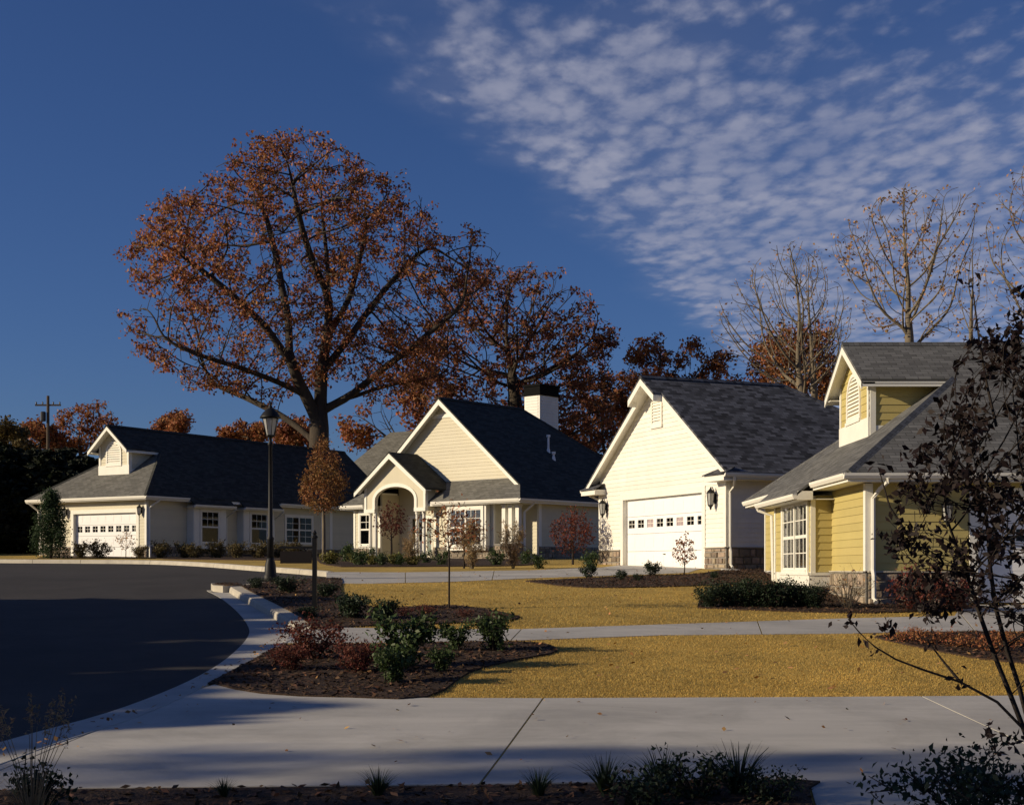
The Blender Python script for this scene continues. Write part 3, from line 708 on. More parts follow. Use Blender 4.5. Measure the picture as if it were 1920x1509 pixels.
# ------------------------------------------------------------------ white garage house (H3)
def house3():
    W, D = 9.19, 9.7; ang = math.atan2(-.926, .3775); zb = EYE - .04
    h = house('garage_house', 'white clapboard house with steep gable over a wide garage door and two lanterns', (3.33, 52.51), ang, zb)
    ov, ze, p = .65, 3.05, .69; xc = W / 2; zr = ze + p * (xc + ov); m = 'roof_charcoal'
    yr, yp, hw = -.36, -.68, .95; ye = 5.1; yb = ye + xc + ov
    zpl = lambda x: zr - p * abs(x - xc)
    for s in (1, -1):
        X = lambda a: xc + s * a
        r = roof(h, [(X(xc + ov), yr, ze), (X(0), yr, zr), (X(0), ye, zr), (X(xc + ov), yb, ze)], m)
        roof(h, [(X(hw), yp, zr - p * hw), (X(0), yp, zr), (X(0), yr - .001, zr), (X(hw), yr - .001, zr - p * hw)], m)
        # rake boards: main and prow
        b = B(); b.prism([(X(hw), yr, zr - p * hw - .083), (X(xc + ov), yr, ze - .083), (X(xc + ov), yr, ze - .24), (X(hw), yr, zr - p * hw - .31)], (0, .03, 0)); b.build('rake_board', 'white_trim', h)
        b = B(); b.prism([(X(0), yp, zr - .083), (X(hw), yp, zr - p * hw - .083), (X(hw), yp, zr - p * hw - .30), (X(0), yp, zr - .31)], (0, .03, 0))
        b.prism([(X(hw), yp + .03, zr - p * hw - .083), (X(hw), yr, zr - p * hw - .083), (X(hw), yr, zr - p * hw - .30), (X(hw), yp + .03, zr - p * hw - .30)], (-s * .03, 0, 0)); b.build('rake_board', 'white_trim', h)
        b = B(); b.prism([(X(0), yp + .03, zr - .10), (X(hw - .03), yp + .03, zr - p * (hw - .03) - .10), (X(hw - .03), yp + .03, zr - p * (hw - .03) - .13), (X(0), yp + .03, zr - .13)], (0, -yp - .03, 0))
        b.prism([(X(hw - .03), yr + .03, zr - p * (hw - .03) - .10), (X(xc + ov), yr + .03, ze - .10), (X(xc + ov), yr + .03, ze - .13), (X(hw - .03), yr + .03, zr - p * (hw - .03) - .13)], (0, -yr - .03, 0)); b.build('rake_soffit', 'white_trim', h)
        # boxed eave with its return across the corner and a small shingled cap
        e0, e1 = sorted((X(xc), X(xc + ov))); b = B(); b.box(e0, yr + .031, ze - .22, e1, yb - .3, ze - .2)
        b.box(X(xc + ov) - .02 if s > 0 else X(xc + ov), yr + .031, ze - .22, X(xc + ov) if s > 0 else X(xc + ov) + .02, yb, ze - .085); b.build('soffit', 'white_trim', h)
        c0, c1 = sorted((X(xc - .55), X(xc + ov))); b = B(); b.box(c0, yr - .12, ze - .26, c1, -.0, ze - .07); b.build('eave_return', 'white_trim', h)
        roof(h, [(X(xc - .6), yr - .18, ze - .05), (X(xc + ov + .02), yr - .18, ze - .05), (X(xc + ov - .12), .0, ze + .18), (X(xc - .45), .0, ze + .18)], m, .03, 'return_cap')
        gutter(h, (X(xc + ov), yr - .12, ze - .03), (X(xc + ov), yb, ze - .03), side=(s, 0))
        f = FRONT(); a = X(xc - .08)
        downspout(h, [(X(xc + ov + .05), -.12, ze - .14), (X(xc + ov + .02), -.1, ze - .24), (X(xc + .3), .1, ze - .42), (X(xc + .07), .1, ze - .6), (X(xc + .07), .1, .7), (X(xc + .12), .1, .55), (X(xc + .12), .1, .14), (X(xc + .3), .05, .06)])
    roof(h, [(-ov, yb, ze), (W + ov, yb, ze), (xc, ye, zr)], m)
    rr = [o for o in h.children if o.name.startswith('roof')]
    ridge_cap(rr[0], (xc, yp, zr), (xc, ye, zr), m); ridge_cap(rr[0], (xc, ye, zr), (W + ov, yb, ze), m)
    fr = FRONT(); dx0, dx1, dz = 2.0, 7.72, 2.52; st = .69
    wl = wall_slab(h, fr, [(0, -.6), (dx0 - .18, -.6), (dx0 - .18, dz + .18), (dx1 + .18, dz + .18), (dx1 + .18, -.6), (W, -.6), (W, zpl(W) - .1), (xc, zr - .1), (0, zpl(0) - .1)], 'white_trim')
    def spans(z):
        e = min(xc, max(0, (zr - .12 - z) / p)); a, b = max(0.11, xc - e), min(W - .11, xc + e)
        return [(a, dx0 - .2), (dx1 + .2, b)] if z < dz + .2 else [(a, b)]
    siding(wl, fr, st + .03, dz + .2, spans, 'white_siding', .153)
    siding(wl, fr, dz + .2, zr - .14, spans, 'white_siding', .153)
    b = B(); board(b, fr, -.03, .11, st, 2.83); board(b, fr, W - .11, W + .03, st, 2.83); b.build_each('corner_board', 'white_trim', h)
    garage_door(h, fr, dx0, dx1, dz, z0=.02, reflections=(2, 5), wz=(1.49, 1.77))
    stones(h, fr, -.04, dx0 - .2, -.3, st); stones(h, fr, dx1 + .2, W + .04, -.3, st)
    b = B(); fbox(b, fr, -.06, dx0 - .2, st, st + .03, -.01, .1); fbox(b, fr, dx1 + .2, W + .06, st, st + .03, -.01, .1); b.build_each('stone_cap', 'kerb_concrete', h)
    wall_lantern(h, fr, .62, 2.3, 1.15); wall_lantern(h, fr, 8.55, 2.3, 1.15)
    louvre(h, fr, xc, .62, 5.06, 6.02, arch=False, nsl=9)
    # side wall facing the yellow house
    fs = RIGHT(W); ws = wall_slab(h, fs, [(0, -.6), (D, -.6), (D, 2.86), (0, 2.86)], 'white_trim')
    siding(ws, fs, st + .03, 2.83, lambda z: [(.12, D)], 'white_siding', .153)
    b = B(); board(b, fs, -.03, .12, st, 2.83); b.build_each('corner_board', 'white_trim', h)
    stones(h, fs, .02, D, -.5, st); b = B(); fbox(b, fs, .0, D, st, st + .03, -.01, .09); b.build_each('stone_cap', 'kerb_concrete', h)
    fl = LEFT(0); ws = wall_slab(h, fl, [(0, -.6), (D, -.6), (D, 2.86), (0, 2.86)], 'white_trim'); siding(ws, fl, st + .03, 2.83, lambda z: [(.1, D)], 'white_siding', .153, False)
    stones(h, fl, 0, D, -.5, st, False)
    # splash block under the downspout
    B().hexa([(W + .25, -.35, -.06), (W + 1.15, -.3, -.12), (W + 1.15, .05, -.12), (W + .25, .15, -.06), (W + .25, -.35, .03), (W + 1.15, -.3, -.04), (W + 1.15, .05, -.04), (W + .25, .15, .03)]).build('splash_block', 'concrete', h)
house3()

# ------------------------------------------------------------------ yellow house (H4)
def house4():
    W, D = 11.9, 15.5; zb = EYE - .77
    h = house('yellow_house', 'yellow clapboard house with stone base, bay window and louvred dormer on grey hip roof', (7.67, 41.9), -math.pi / 2, zb)
    ov, ze, ps, pf, dw, df, dt = .53, 2.82, .58, .715, 2.0, 1.22, .88; m = 'roof_grey'
    g = dutch_hip(h, W, D, ov, ze, ps, pf, dw, df, dt, m)
    dormer(h, g, dw, 1.5, df, dt, ps, pf, ze, 'yellow_siding', .19, True, True, vent_z=(4.66, 5.72), vent_w=1.25, nsl=11, base=.45)
    st = .68
    fr = FRONT(); ba, bb_, bo = 4.2, 8.7, .5
    wl = wall_slab(h, fr, [(0, -.8), (W, -.8), (W, 2.7), (0, 2.7)], 'white_trim')
    siding(wl, fr, st + .03, 2.6, lambda z: [(0.1, ba - .01), (bb_ + .01, W - .13)], 'yellow_siding', .178)
    b = B(); board(b, fr, W - .13, W + .035, st, 2.6); board(b, fr, -.03, .1, st, 2.6); b.build_each('corner_board', 'white_trim', h)
    stones(h, fr, bb_ - .3, W + .03, -.6, st); stones(h, fr, 0, bb_ - .3, -.5, st, False)
    # bay: walls, window front, panel box, own low roof and gutter
    fb = FRONT(-bo); bw = wall_slab(h, fb, [(ba, .34), (bb_, .34), (bb_, 2.5), (ba, 2.5)], 'white_trim', .1)
    siding(bw, fb, st, 2.4, lambda z: [(ba + .13, 5.2), (8.52, bb_ - .02)], 'yellow_siding', .178)
    b = B(); board(b, fb, ba - .03, ba + .13, .34, 2.4); b.build_each('corner_board', 'white_trim', h)
    window(h, fb, 5.36, 8.36, .74, 2.36, units=2, cols=3, rows=2, trim=.14, curtain='curtain', depth=.06)
    b = B(); fbox(b, fb, 5.15, bb_ + .04, .34, .64, -.01, .07); fbox(b, fb, 5.15, bb_ + .06, .6, .66, -.01, .10); b.build_each('bay_panel', 'white_trim', h)
    fbr = Fr((bb_, 0), (0, 1), (1, 0)); bw2 = wall_slab(h, fbr, [(-bo + .1, .34), (0, .34), (0, 2.5), (-bo + .1, 2.5)], 'white_trim', .1)
    siding(bw2, fbr, st, 2.5, lambda z: [(-bo + .08, -.01)], 'yellow_siding', .178)
    b = B(); fbox(b, fbr, -bo - .02, -.0, .34, .64, -.01, .045); fbox(b, fbr, -bo - .03, -.0, .6, .66, -.01, .07); board(b, fbr, -bo - .02, -bo + .09, .64, 2.5, .035); b.build_each('bay_panel', 'white_trim', h)
    fbl = Fr((ba, 0), (0, 1), (-1, 0)); wall_slab(h, fbl, [(-bo + .1, .34), (0, .34), (0, 2.5), (-bo + .1, 2.5)], 'yellow_siding', .1)
    b = B(); b.box(ba + .01, -bo + .02, .30, bb_ - .01, 0, .34); b.build('bay_floor', 'white_trim', h)
    bro = 1.0
    roof(h, [(ba - .35, -bo - .42, 2.56), (bb_ + .35, -bo - .42, 2.56), (bb_ + .35, -ov + .02, 2.56 + .47 * .7), (ba - .35, -ov + .02, 2.56 + .47 * .7)], m, .06, 'bay_roof')
    b = B(); b.box(ba - .33, -bo - .40, 2.40, bb_ + .33, -.03, 2.42); b.box(ba - .35, -bo - .42, 2.39, bb_ + .35, -bo - .40, 2.49); b.box(bb_ + .33, -bo - .40, 2.39, bb_ + .35, -.54, 2.6); b.build('bay_soffit', 'white_trim', h)
    gutter(h, (ba - .35, -bo - .42, 2.53), (bb_ + .35, -bo - .42, 2.53), side=(0, -1))
    gutter(h, (-ov, -ov, ze - .03), (ba - .36, -ov, ze - .03), side=(0, -1)); gutter(h, (bb_ + .36, -ov, ze - .03), (W + ov, -ov, ze - .03), side=(0, -1))
    gutter(h, (W + ov, -ov - .1, ze - .03), (W + ov, D + ov, ze - .03), side=(1, 0))
    downspout(h, [(W + ov + .05, .30, ze - .13), (W + ov + .03, .3, ze - .22), (W + .3, .2, ze - .36), (W + .09, .12, ze - .55), (W + .09, .12, .74), (W + .15, .12, .6), (W + .15, .12, .12), (W + .32, .12, .04)], .05)
    downspout(h, [(ba - .2, -bo - .47, 2.4), (ba - .2, -bo - .44, 2.34), (ba - .07, -bo - .1, 2.2), (ba - .07, -bo - .05, .1)], .045)
    # side wall towards the drive, with its own garage door
    fs = RIGHT(W); ws = wall_slab(h, fs, [(0, -.8), (2.2, -.8), (2.2, 2.5), (7.3, 2.5), (7.3, -.8), (D, -.8), (D, 2.7), (0, 2.7)], 'white_trim')
    siding(ws, fs, st + .03, 2.6, lambda z: [(.13, 2.2), (7.3, D)] if z < 2.52 else [(.13, D)], 'yellow_siding', .178)
    b = B(); board(b, fs, -.035, .13, st, 2.6); b.build_each('corner_board', 'white_trim', h)
    stones(h, fs, .02, 2.18, -.6, st); stones(h, fs, 7.32, D, -.5, st, False)
    b = B(); fbox(b, fs, .02, 2.18, st, st + .03, -.01, .09); fbox(b, fr, bb_, W + .04, st, st + .03, -.01, .09); b.build_each('stone_cap', 'kerb_concrete', h)
    garage_door(h, fs, 2.4, 7.1, 2.32, z0=0.02, wz=(1.36, 1.62), casing=.18)
    wall_lantern(h, fs, 1.7, 2.0, 1.0)
    fl = LEFT(0); wall_slab(h, fl, [(0, -.6), (D, -.6), (D, 2.7), (0, 2.7)], 'yellow_siding')
house4()

# ------------------------------------------------------------------ low house on the left (H1)
def house1():
    W, D = 7.8, 20.0; zb = EYE + .48
    h = house('hip_roof_house', 'long beige house with arched dormer above garage, behind a columnar evergreen', (-24.74, 72.79), math.atan2(-.5255, .851), zb)
    ov, ze, ps, pf, dw, df, dt = .5, 3.1, .864, .66, 1.45, 1.47, .95
    g = dutch_hip(h, W, D, ov, ze, ps, pf, dw, df, dt, 'roof_shade_tone', 'roof_sun_tone')
    dormer(h, g, dw, 1.1, df, dt, ps, pf, ze, 'beige_siding', .16, False, True, vent_z=(4.95, 6.0), vent_w=.95, nsl=9, base=.45)
    st = .62; fr = FRONT(); dx0, dx1, dz = 2.55, 7.1, 2.3
    wl = wall_slab(h, fr, [(0, -.8), (dx0 - .15, -.8), (dx0 - .15, dz + .15), (dx1 + .15, dz + .15), (dx1 + .15, -.8), (W, -.8), (W, 2.98), (0, 2.98)], 'white_trim')
    siding(wl, fr, st + .03, dz + .2, lambda z: [(.1, dx0 - .2), (dx1 + .2, W - .1)], 'beige_siding', .16, False)
    siding(wl, fr, dz + .2, 2.9, lambda z: [(.1, W - .1)], 'beige_siding', .16, False)
    b = B(); board(b, fr, -.03, .1, st, 2.88); board(b, fr, W - .1, W + .03, st, 2.88); b.build_each('corner_board', 'white_trim', h)
    garage_door(h, fr, dx0, dx1, dz, z0=0.02, wz=(1.36, 1.66), casing=.2)
    stones(h, fr, -.03, dx0 - .2, -.6, st); stones(h, fr, dx1 + .2, W + .03, -.6, st)
    wall_lantern(h, fr, 7.45, 2.4, .95); wall_lantern(h, fr, 2.0, 2.4, .95)
    fs = RIGHT(W); ws = wall_slab(h, fs, [(0, -.8), (D, -.8), (D, 2.98), (0, 2.98)], 'white_trim')
    bays = [(2.75, 5.15), (6.45, 8.9)]
    def sp(z):
        out = [(.1, bays[0][0]), (bays[0][1], bays[1][0]), (bays[1][1], 10.25)]
        return out + ([(12.75, D)] if .85 < z < 2.5 else [(10.25, 12.75), (12.75, D)])
    siding(ws, fs, st + .03, .83, sp, 'beige_siding', .16, False); siding(ws, fs, .83, 2.5, lambda z: sp(z), 'beige_siding', .16, False); siding(ws, fs, 2.5, 2.9, sp, 'beige_siding', .16, False)
    b = B(); board(b, fs, -.03, .1, st, 2.88); board(b, fs, 13.4, 13.6, st, 2.88); board(b, fs, 14.2, 14.45, st, 2.88); b.build_each('corner_board', 'white_trim', h)
    stones(h, fs, 0, D, -.7, st, False)
    window(h, fs, 10.4, 12.6, .95, 2.4, units=2, cols=2, rows=2, trim=.13)
    for (a, c) in bays:
        q = B(); fbox(q, fs, a, c, .5, 2.75, 0, .45); q.build('window_bay', 'white_trim', h)
        f2 = RIGHT(W + .45); mid = (a + c) / 2
        window(h, f2, mid - .62, mid + .62, .85, 2.45, units=1, cols=3, rows=2, trim=.12, curtain='curtain_red', lowgrid=False)
        pb = B(); fbox(pb, f2, a + .03, mid - .78, .6, 2.6, -.01, .03); fbox(pb, f2, mid + .78, c - .03, .6, 2.6, -.01, .03); pb.build_each('bay_panel', 'white_trim', h)
        roof(h, [(W + .5 + .32, a - .3, 2.78), (W + .5 + .32, c + .3, 2.78), (W + .45, c + .3, 3.1), (W + .45, a - .3, 3.1)], 'roof_shade_tone', .06, 'bay_roof')
        q = B(); q.box(W + .01, a - .28, 2.62, W + .80, c + .28, 2.64); q.box(W + .79, a - .3, 2.6, W + .82, c + .3, 2.72); q.build('bay_soffit', 'white_trim', h)
        gutter(h, (W + .82, a - .3, 2.75), (W + .82, c + .3, 2.75), side=(1, 0))
        downspout(h, [(W + .85, c + .34, 2.62), (W + .6, c + .36, 2.45), (W + .08, c + .42, 2.2), (W + .08, c + .42, .3)], .05)
    gutter(h, (-ov, -ov, ze - .02), (W + ov, -ov, ze - .02), side=(0, -1), h=.15)
    gutter(h, (W + ov, -ov - .1, ze - .02), (W + ov, 2.4, ze - .02), side=(1, 0)); gutter(h, (W + ov, 9.3, ze - .02), (W + ov, D + ov, ze - .02), side=(1, 0))
    downspout(h, [(W + ov + .06, .35, ze - .14), (W + ov, .35, ze - .24), (W + .3, .2, ze - .4), (W + .09, .1, ze - .62), (W + .09, .1, .65), (W + .14, .1, .5), (W + .14, .1, .05)], .055)
    downspout(h, [(-ov + .2, -ov - .06, ze - .14), (-ov + .25, -ov, ze - .22), (-.05, -.1, ze - .6), (-.08, .05, .1)], .055)
    fl = LEFT(0); wall_slab(h, fl, [(0, -.8), (D, -.8), (D, 2.98), (0, 2.98)], 'beige_siding')
house1()

# ------------------------------------------------------------------ gabled house with arched entry (H2)
def house2():
    W, D = 11.0, 12.0; zb = EYE + .33
    h = house('gabled_house', 'cream gabled house with arched entry porch, skirt roof and white chimney', (-7.95, 69.96), math.atan2(-.66, .751), zb)
    ov, ze, p, pp = .5, 2.82, .84, .73; xc = W / 2; zr = ze + p * (xc + ov); m = 'roof_shade_tone'
    yg, yk = .9, .42; ye = 6.5; yb = ye + xc + ov
    zk = ze + pp * (yk + ov); dxk = (zk - ze) / p
    for s in (1, -1):
        X = lambda a: xc + s * a
        r = roof(h, [(X(xc + ov), -ov, ze), (X(xc + ov), yb, ze), (X(0), ye, zr), (X(0), yk, zr), (X(xc + ov - dxk), yk, zk)], m)
        b = B(); b.prism([(X(0), yk, zr - .083), (X(xc + ov - dxk), yk, zk - .083), (X(xc + ov - dxk), yk, zk - .27), (X(0), yk, zr - .34)], (0, .035, 0)); b.build('rake_board', 'white_trim', h)
        b = B(); b.prism([(X(0), yk + .035, zr - .1), (X(xc + ov - dxk), yk + .035, zk - .1), (X(xc + ov - dxk), yk + .035, zk - .13), (X(0), yk + .035, zr - .13)], (0, yg - yk - .035, 0)); b.build('rake_soffit', 'white_trim', h)
    roof(h, [(-ov, yb, ze), (W + ov, yb, ze), (xc, ye, zr)], m)
    zg = ze + pp * (yg + ov); dxg = (zg - ze) / p
    pr = roof(h, [(-ov, -ov, ze), (1.62, -ov, ze), (1.62, yg, zg), (-ov + dxg, yg, zg)], 'roof_sun_tone', name='skirt_roof')
    pr = roof(h, [(5.58, -ov, ze), (W + ov, -ov, ze), (W + ov - dxg, yg, zg), (5.58, yg, zg)], 'roof_sun_tone', name='skirt_roof')
    B().box(1.7, -.5, 3.66, 5.5, 1.3, 3.7).build('porch_ceiling', 'white_trim', h)
    ridge_cap(pr, (xc, yk, zr), (xc, ye, zr), m); ridge_cap(pr, (xc, ye, zr), (W + ov, yb, ze), m)
    fg_ = FRONT(yg)
    wl = wall_slab(h, fg_, [(-ov + dxg, zg - .2), (W + ov - dxg, zg - .2), (xc, zr - .1)], 'white_trim')
    hwz = lambda z: max(0.0, (zr - .12 - z) / p)
    siding(wl, fg_, zg + .02, zr - .14, lambda z: [(xc - hwz(z), xc + hwz(z))], 'beige_siding', .16, False)
    b = B(); zt = 7.05; fbox(b, fg_, xc - hwz(zt) - .05, xc + hwz(zt) + .05, zt - .12, zt + .06, -.01, .05); b.build('gable_band', 'white_trim', h)
    # front wall under the skirt roof
    fr = FRONT(); st = .68
    wf = wall_slab(h, fr, [(0, -.6), (1.9, -.6), (1.9, 2.75), (0, 2.75)], 'white_trim'); siding(wf, fr, st, 2.6, lambda z: [(.1, .32), (1.48, 1.8)], 'beige_siding', .16, False)
    wf = wall_slab(h, fr, [(5.6, -.6), (9.45, -.6), (9.45, 2.75), (5.6, 2.75)], 'white_trim'); siding(wf, fr, st, 2.6, lambda z: [(5.75, 6.75), (9.25, 9.4)], 'beige_siding', .16, False)
    wb = wall_slab(h, FRONT(1.3), [(1.85, -.6), (5.65, -.6), (5.65, 3.75), (1.85, 3.75)], 'white_trim'); siding(wb, FRONT(1.3), .2, 3.66, lambda z: [(1.9, 2.55), (4.3, 5.6)] if z < 2.3 else [(1.9, 5.6)], 'beige_siding', .16, False)
    for fs_ in (Fr((1.9, 0), (0, 1), (1, 0)), Fr((5.6, 0), (0, 1), (-1, 0))): 
        ww = wall_slab(h, fs_, [(.12, -.6), (1.18, -.6), (1.18, 3.4), (.12, 3.4)], 'white_trim'); siding(ww, fs_, .2, 3.3, lambda z: [(.13, 1.28)], 'beige_siding', .16, False)
    # entry door with glass and side light
    fd = FRONT(1.3); d = B(); fbox(d, fd, 2.6, 2.72, 0.1, 2.25, -.02, .05); fbox(d, fd, 3.68, 3.8, .1, 2.25, -.02, .05); fbox(d, fd, 2.72, 3.68, 2.13, 2.25, -.02, .05); fbox(d, fd, 2.72, 3.68, .1, 1.0, -.02, .03)
    fbox(d, fd, 2.72, 2.86, 1.0, 2.13, -.02, .03); fbox(d, fd, 3.54, 3.68, 1.0, 2.13, -.02, .03); dd = d.build('entry_door', 'white_trim', h)
    q = B(); fbox(q, fd, 2.86, 3.54, 1.0, 2.13, .008, .012); q.build('pane', 'glass', dd); q = B(); fbox(q, fd, 2.86, 3.54, 1.0, 2.13, .0, .003); q.build('interior', 'room_dark', dd)
    q = B(); q.lathe([(.01, 0), (.03, .02), (.03, .05), (.01, .07)], (3.6, 1.22, 1.02), 8); q.build('door_knob', 'dark_metal', dd)
    q = B(); fbox(q, fd, 3.8, 4.28, .1, 2.25, -.02, .035); s_ = q.build('side_light', 'white_trim', h); q = B(); fbox(q, fd, 3.9, 4.2, .5, 2.1, .036, .04); q.build('pane', 'glass', s_)
    # porch slab and stone front
    B().box(1.9, -.7, -.4, 5.6, 1.3, .1).build('porch_slab', 'concrete', h)
    stones(h, fr, 0, 1.9, -.6, st, False); stones(h, fr, 5.6, 9.45, -.6, st, False)
    # windows
    window(h, fr, .45, 1.35, .85, 2.35, units=1, cols=2, rows=2, trim=.12, lowgrid=False)
    q = B(); fbox(q, fr, 6.75, 9.25, .5, 2.62, 0, .3); q.build('window_bay', 'white_trim', h)
    window(h, FRONT(-.3), 7.02, 8.98, .74, 2.4, units=2, cols=3, rows=2, trim=.14, curtain=None, lowgrid=True)
    # corner porch: niche wall, pier and columns
    fn = FRONT(1.5); wn = wall_slab(h, fn, [(9.3, -.6), (W - .05, -.6), (W - .05, 2.75), (9.3, 2.75)], 'white_trim'); siding(wn, fn, .2, 2.7, lambda z: [(9.5, W - .1)], 'beige_siding', .16, False)
    fn2 = Fr((9.45, 0), (0, 1), (1, 0)); wn = wall_slab(h, fn2, [(.12, -.6), (1.5, -.6), (1.5, 2.75), (.12, 2.75)], 'white_trim'); siding(wn, fn2, .2, 2.7, lambda z: [(.13, 1.48)], 'beige_siding', .16, False)
    B().box(9.5, -.05, -.6, W, 1.48, .1).build('porch_slab', 'concrete', h)
    stones(h, FRONT(-.06), 9.62, W + .02, -.6, .72)
    b = B(); b.box(9.58, -.12, .72, W + .06, .32, .79); b.box(9.62, -.05, -.6, W, .3, .72); b.build('pier', 'mortar', h)
    for x in (10.05, 10.45, 10.87):
        c = B(); c.box(x - .14, -.02, .79, x + .14, .26, .86); c.box(x - .105, .015, .86, x + .105, .225, 2.5); c.box(x - .14, -.02, 2.5, x + .14, .26, 2.6); c.build('column', 'white_trim', h)
    # soffits, fascia, gutters
    zs = ze - .2; b = B(); b.box(-ov + .02, -ov + .02, zs, 1.6, 0.02, zs + .02); b.box(5.6, -ov + .02, zs, W + ov - .02, 0.02, zs + .02); b.box(9.4, .02, zs, W, 1.5, zs + .02); b.box(W, .02, zs, W + ov - .02, D, zs + .02); b.box(-ov + .02, .02, zs, 0, D, zs + .02); b.build('soffit', 'white_trim', h)
    b = B(); b.box(-ov, -ov, zs - .01, 1.6, -ov + .02, ze - .085); b.box(5.6, -ov, zs - .01, W + ov, -ov + .02, ze - .085); b.box(W + ov - .02, -ov + .02, zs - .01, W + ov, yb, ze - .085); b.box(-ov, -ov + .02, zs - .01, -ov + .02, yb, ze - .085); b.build('fascia', 'white_trim', h)
    gutter(h, (-ov, -ov, ze - .02), (1.25, -ov, ze - .02), side=(0, -1), h=.15); gutter(h, (5.98, -ov, ze - .02), (W + ov, -ov, ze - .02), side=(0, -1), h=.15)
    gutter(h, (W + ov, -ov - .1, ze - .02), (W + ov, yb, ze - .02), side=(1, 0))
    downspout(h, [(W + ov + .05, .5, ze - .14), (W + .3, .4, ze - .4), (W + .08, .3, ze - .6), (W + .08, .3, .6), (W + .16, .3, .4), (W + .16, .3, 0)], .055)
    # entry gable on columns, with an arched opening
    ex, ehw, ep, ezr, yt, yf = 3.6, 2.49, .73, 5.27, -1.05, -.65
    for s in (1, -1):
        X = lambda a: ex + s * a
        r = roof(h, [(X(ehw), yt, ezr - ep * ehw), (X(0), yt, ezr), (X(0), yg, ezr), (X(ehw), yg, ezr - ep * ehw)], 'roof_shade_tone', name='entry_roof')
        b = B(); b.prism([(X(0), yt, ezr - .083), (X(ehw), yt, ezr - ep * ehw - .083), (X(ehw), yt, ezr - ep * ehw - .27), (X(0), yt, ezr - .33)], (0, .035, 0)); b.build('rake_board', 'white_trim', h)
        b = B(); b.prism([(X(0), yt + .035, ezr - .1), (X(ehw), yt + .035, ezr - ep * ehw - .1), (X(ehw), yt + .035, ezr - ep * ehw - .13), (X(0), yt + .035, ezr - .13)], (0, yf - yt - .035, 0)); b.build('rake_soffit', 'white_trim', h)
    fe = FRONT(yf); pw, oa, ob, zsp, zar, zbt = 2.1, 2.22, 4.98, 2.98, 3.62, 2.5
    # wall with arched hole as strips
    aw = B(); n = 16; mid = (oa + ob) / 2; hw = (ob - oa) / 2
    top = lambda x: ezr - ep * abs(x - ex) - .12
    def strip(xa, xb, za, zb_): aw.hexa([fe.p(xa, za, -.14), fe.p(xb, zb_, -.14), fe.p(xb, zb_, 0), fe.p(xa, za, 0), fe.p(xa, top(xa), -.14), fe.p(xb, top(xb), -.14), fe.p(xb, top(xb), 0), fe.p(xa, top(xa), 0)])
    strip(ex - pw, oa, zbt, zbt); strip(ob, ex + pw, zbt, zbt)
    arc = lambda x: zsp + (zar - zsp) * math.sqrt(max(0, 1 - ((x - mid) / hw) ** 2))
    xs = sorted([mid - hw * math.cos(math.pi * k / n) for k in range(n + 1)] + [ex])
    for a, b_ in zip(xs[:-1], xs[1:]):
        if b_ - a > 1e-4: strip(a, b_, arc(a), arc(b_))
    aw.build('entry_gable', 'beige_siding', h)
    tr = B()
    for k in range(n):
        t0, t1 = math.pi * k / n, math.pi * (k + 1) / n
        P = lambda sc_, t, o: fe.p(mid - (hw + sc_) * math.cos(t), zsp + (zar - zsp + sc_) * math.sin(t), o)
        tr.hexa([P(-.01, t0, -.16), P(.16, t0, -.16), P(.16, t0, .04), P(-.01, t0, .04), P(-.01, t1, -.16), P(.16, t1, -.16), P(.16, t1, .04), P(-.01, t1, .04)])
    fbox(tr, fe, oa - .16, oa + .01, zbt, zsp, -.16, .04); fbox(tr, fe, ob - .01, ob + .16, zbt, zsp, -.16, .04)
    fbox(tr, fe, ex - pw - .03, oa + .01, zbt - .12, zbt + .06, -.16, .06); fbox(tr, fe, ob - .01, ex + pw + .03, zbt - .12, zbt + .06, -.16, .06)
    fbox(tr, fe, ex - pw - .02, ex - pw + .12, zbt + .06, top(ex - pw), -.15, .038); fbox(tr, fe, ex + pw - .12, ex + pw + .02, zbt + .06, top(ex + pw), -.15, .038)
    tr.build('arch_trim', 'white_trim', h)
    for s in (1, -1):     # cheeks of the entry gable back to the house
        x = ex + s * pw; f3 = Fr((x, 0), (0, 1), (s, 0)); q = B(); fbox(q, f3, yf + .14, -.0, zbt - .1, top(x) + .02, -.12, 0); q.build('entry_cheek', 'beige_siding', h)
    for x in (ex - pw + .28, oa - .06, ob + .06, ex + pw - .2):
        c = B(); y = yf + .02; c.box(x - .11, y - .02, .1, x + .11, y + .2, .2); c.lathe([(.085, .2), (.095, 1.0), (.08, 2.22), (.11, 2.28), (.11, 2.38)], (x, y + .09, 0), 10); c.build('column', 'white_trim', h)
    # right side wall
    fs = RIGHT(W); ws = wall_slab(h, fs, [(1.4, -.6), (D, -.6), (D, 2.75), (1.4, 2.75)], 'white_trim'); siding(ws, fs, st, 2.65, lambda z: [(1.5, D)], 'beige_siding', .16, False)
    b = B(); board(b, fs, 1.36, 1.55, st, 2.62); b.build_each('corner_board', 'white_trim', h)
    stones(h, fs, 1.4, D, -.7, st, False)
    fl = LEFT(0); wall_slab(h, fl, [(0, -.6), (D, -.6), (D, 2.75), (0, 2.75)], 'beige_siding')
    b = B(); board(b, fr, -.03, .1, st, 2.6); board(b, fr, 1.78, 1.93, st, 2.6); b.build_each('corner_board', 'white_trim', h)
    # chimney and roof vents
    cx0, cx1, cy0, cy1, ct = 2.1, 3.2, 10.7, 12.3, 9.15
    c = B(); c.box(cx0, cy0, 4.0, cx1, cy1, ct); ch = c.build('chimney', 'white_trim', h)
    fc = Fr((0, cy0), (1, 0), (0, -1)); siding(ch, fc, 5.0, ct - .02, lambda z: [(cx0 + .12, cx1 - .12)], 'white_siding', .16, False)
